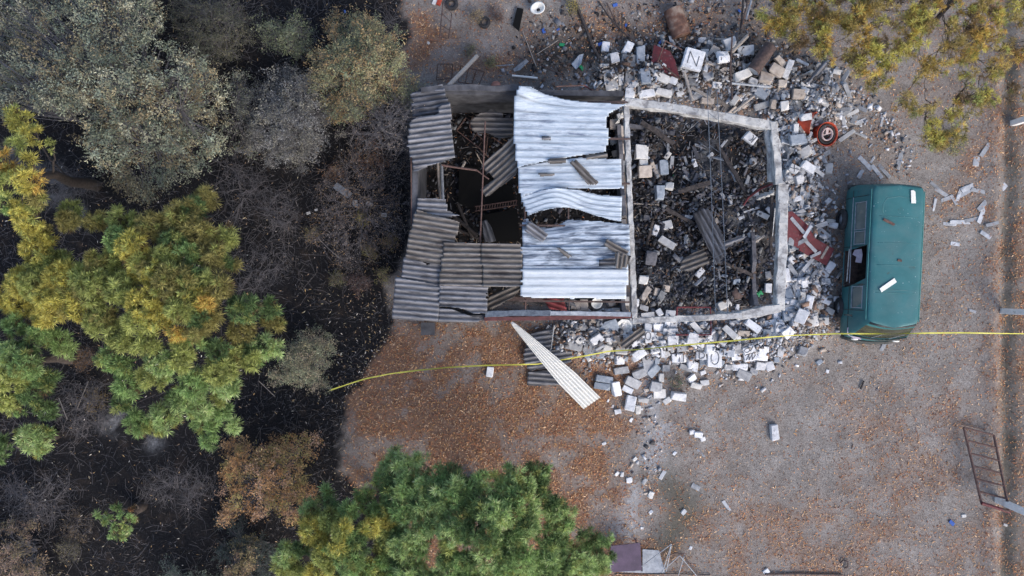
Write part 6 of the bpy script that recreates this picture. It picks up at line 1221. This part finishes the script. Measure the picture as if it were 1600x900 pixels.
for (px, py, rx, ry, lab) in ((300, 115, 42, 34, 'tangled bare shrub below the dull olive one'), (372, 300, 46, 60, 'tall tangle of bare twigs between the large pine and the rust shrub'), (20, 100, 34, 40, 'bare ashy brush at the left edge beside the grey-green tree'), (118, 292, 44, 36, 'bare ashy brush between the yellow pine and the grey-green tree'),
                        (408, 425, 40, 52, 'bare branches right of the large pine beside the black strip'), (430, 330, 36, 44, 'thin bare brush on the black strip west of the purple-grey shrub'), (660, 225, 46, 34, 'bare twigs reaching over the jutting corrugated sheet'), (590, 60, 40, 30, 'bare brush behind the yellowish green tree at the top'),
                        (130, 640, 52, 44, 'bare burnt brush between the edge pine and the large pine'), (60, 780, 60, 40, 'bare burnt brush above the pinkish shrub'), (280, 760, 60, 50, 'sparse burnt brush between the seedling and the orange shrub'), (330, 20, 50, 26, 'bare grey brush at the very top beside the olive shrub')):
    poly = [(px+rx*math.cos(a), py+ry*math.sin(a)) for a in np.linspace(0, 5.8, 10)]
    shrub('bare_shrub', lab, (px, py), poly, (.2, 1.1), int(rx*1.5), 0, .05, sage, rcl=.45, br=.02, group=gb, spread=1.1)
n = 2600                                              # dead twigs lying over the burnt slope
m = MB()
while n > 0:
    x, y = random.uniform(-18, -2.6), random.uniform(-9.5, 9.5); px, py = 800+x*50, 450-y*50
    if sdpoly(np.array([px]), np.array([py]), CHAR)[0] < 5: continue
    if random.random() > (.95 if (px > 250 and py < 460) or px < 130 else .4): continue
    n -= 1; a = random.uniform(0, 6.28); L = random.uniform(.15, .8); z = gz1(x, y)+random.uniform(.01, .12); c_ = random.uniform(-.5, .5)
    m.tube([(x, y, z), (x+L*.5*math.cos(a), y+L*.5*math.sin(a), z+random.uniform(0, .1)), (x+L*math.cos(a+c_), y+L*math.sin(a+c_), z+random.uniform(0, .08))], [.006, .005, .003], 3, cap=False)
tag(m.build('dead_twigs', MAT['twig']), 'dead grey twigs lying all over the burnt slope', 'twigs', kind='stuff')
# single bare stems
for (pts, r, lab) in (([(497, 372, .1), (515, 390, .5), (530, 403, .8)], .012, 'thin pale stem rising from the olive tuft'), ([(404, 595, .3), (430, 620, .2)], .01, 'thin pale stem on the black ground left of the tape end'),
                      ([(120, 640, .2), (138, 596, .5)], .012, 'pale curved stem on the black ground under the edge pine'), ([(92, 622, .2), (105, 655, .4)], .012, 'pale straight stem below the edge pine')):
    m = MB(); m.tube([P(*q) for q in pts], r, 5); tag(m.build('dry_switch', MAT['wood']), lab, 'stem')

# ------------------------------------------------------------------ labels of the heap, each by its nearest landmark
LM = [(1317, 470, "the van's front wheel"), (1322, 410, "the van's open side"), (1318, 325, "the van's rear wheel"), (1281, 209, 'the open orange drum'), (1252, 190, 'the half buried red drum'), (1058, 36, 'the rusty brown drum'), (1190, 92, 'the dark maroon cylinder'),
      (1037, 98, 'the folded red panel'), (1083, 93, 'the block lettered N'), (1116, 560, 'the block with a black ring'), (1172, 557, 'the scribbled white block'), (975, 510, 'the white octagonal basin'), (931, 473, 'the white round bowl'), (1290, 400, 'the dark red door panel'), (1238, 360, 'the dark red metal sheet'),
      (1154, 457, 'the round brown lid'), (1187, 459, 'the green box'), (1172, 216, 'the black-ringed white block'), (1085, 405, 'the fan of corrugated sheet'), (1110, 365, 'the steep dark corrugated sheet'), (841, 18, 'the toilet bowl'), (925, 630, 'the foot of the leaning white strip'), (845, 590, 'the greenish corrugated piece'),
      (990, 528, 'the dark ridged fragment'), (1084, 500, 'the red window frame'), (1205, 196, "the ruin's upper right corner"), (1216, 482, "the ruin's lower right corner"), (979, 163, 'the top end of the dividing beam'), (986, 330, 'the middle of the dividing beam'), (990, 495, 'the lower end of the dividing beam'),
      (1220, 292, 'the step in the east beam'), (1278, 266, 'the blue plastic cap'), (1100, 180, 'the middle of the north beam'), (1154, 493, 'the joint in the southern beam'), (1173, 133, 'the level grey bar'), (1056, 593, 'the dark green weed'), (1049, 850, 'the bent steel frame'), (978, 872, 'the maroon table'),
      (1400, 290, "the van's rear end"), (1390, 525, "the van's front end"), (1540, 730, 'the rusty gate'), (1460, 400, "the van's right side"), (1490, 225, 'the yellow-green weed patch'), (1064, 559, 'the block with two black bars'), (1188, 295, 'the bent red pipe'), (953, 125, 'the pale pointed slab'), (1000, 770, 'the crushed white trail on the yard'), (1330, 150, 'the edge of the dry pine')]
def side8(dx, dy):
    a = math.degrees(math.atan2(-dy, dx)) % 360
    return ['right of', 'up-right of', 'above', 'up-left of', 'left of', 'down-left of', 'below', 'down-right of'][int(((a+22.5) % 360)//45)]
groups = {}
for o, px, py, cw, kind in REG:
    d = sorted((math.hypot(px-a, py-b_), a, b_, t) for a, b_, t in LM)[0]
    groups.setdefault((cw, side8(px-d[1], py-d[2]), d[3]), []).append((d[0], o, kind))
ordw = ['', 'second', 'third', 'fourth', 'fifth', 'sixth', 'seventh', 'eighth', 'ninth', 'tenth']
GR = {'block': 'fallen blocks around and inside the ruin', 'slab': 'flat slabs in the rubble', 'shard': 'long grey shards in the rubble'}
for (cw, sd_, lm), lst in groups.items():
    lst.sort(key=lambda t: t[0])
    for i, (_, o, kind) in enumerate(lst):
        lab = f'{cw} {sd_} {lm}' if len(lst) == 1 else (f'{cw} {sd_} {lm}, nearest' if i == 0 else f'{cw} {sd_} {lm}, {ordw[min(i, 9)]} nearest')
        tag(o, lab, {'block': 'block', 'slab': 'slab', 'shard': 'shard'}[kind], GR[kind])
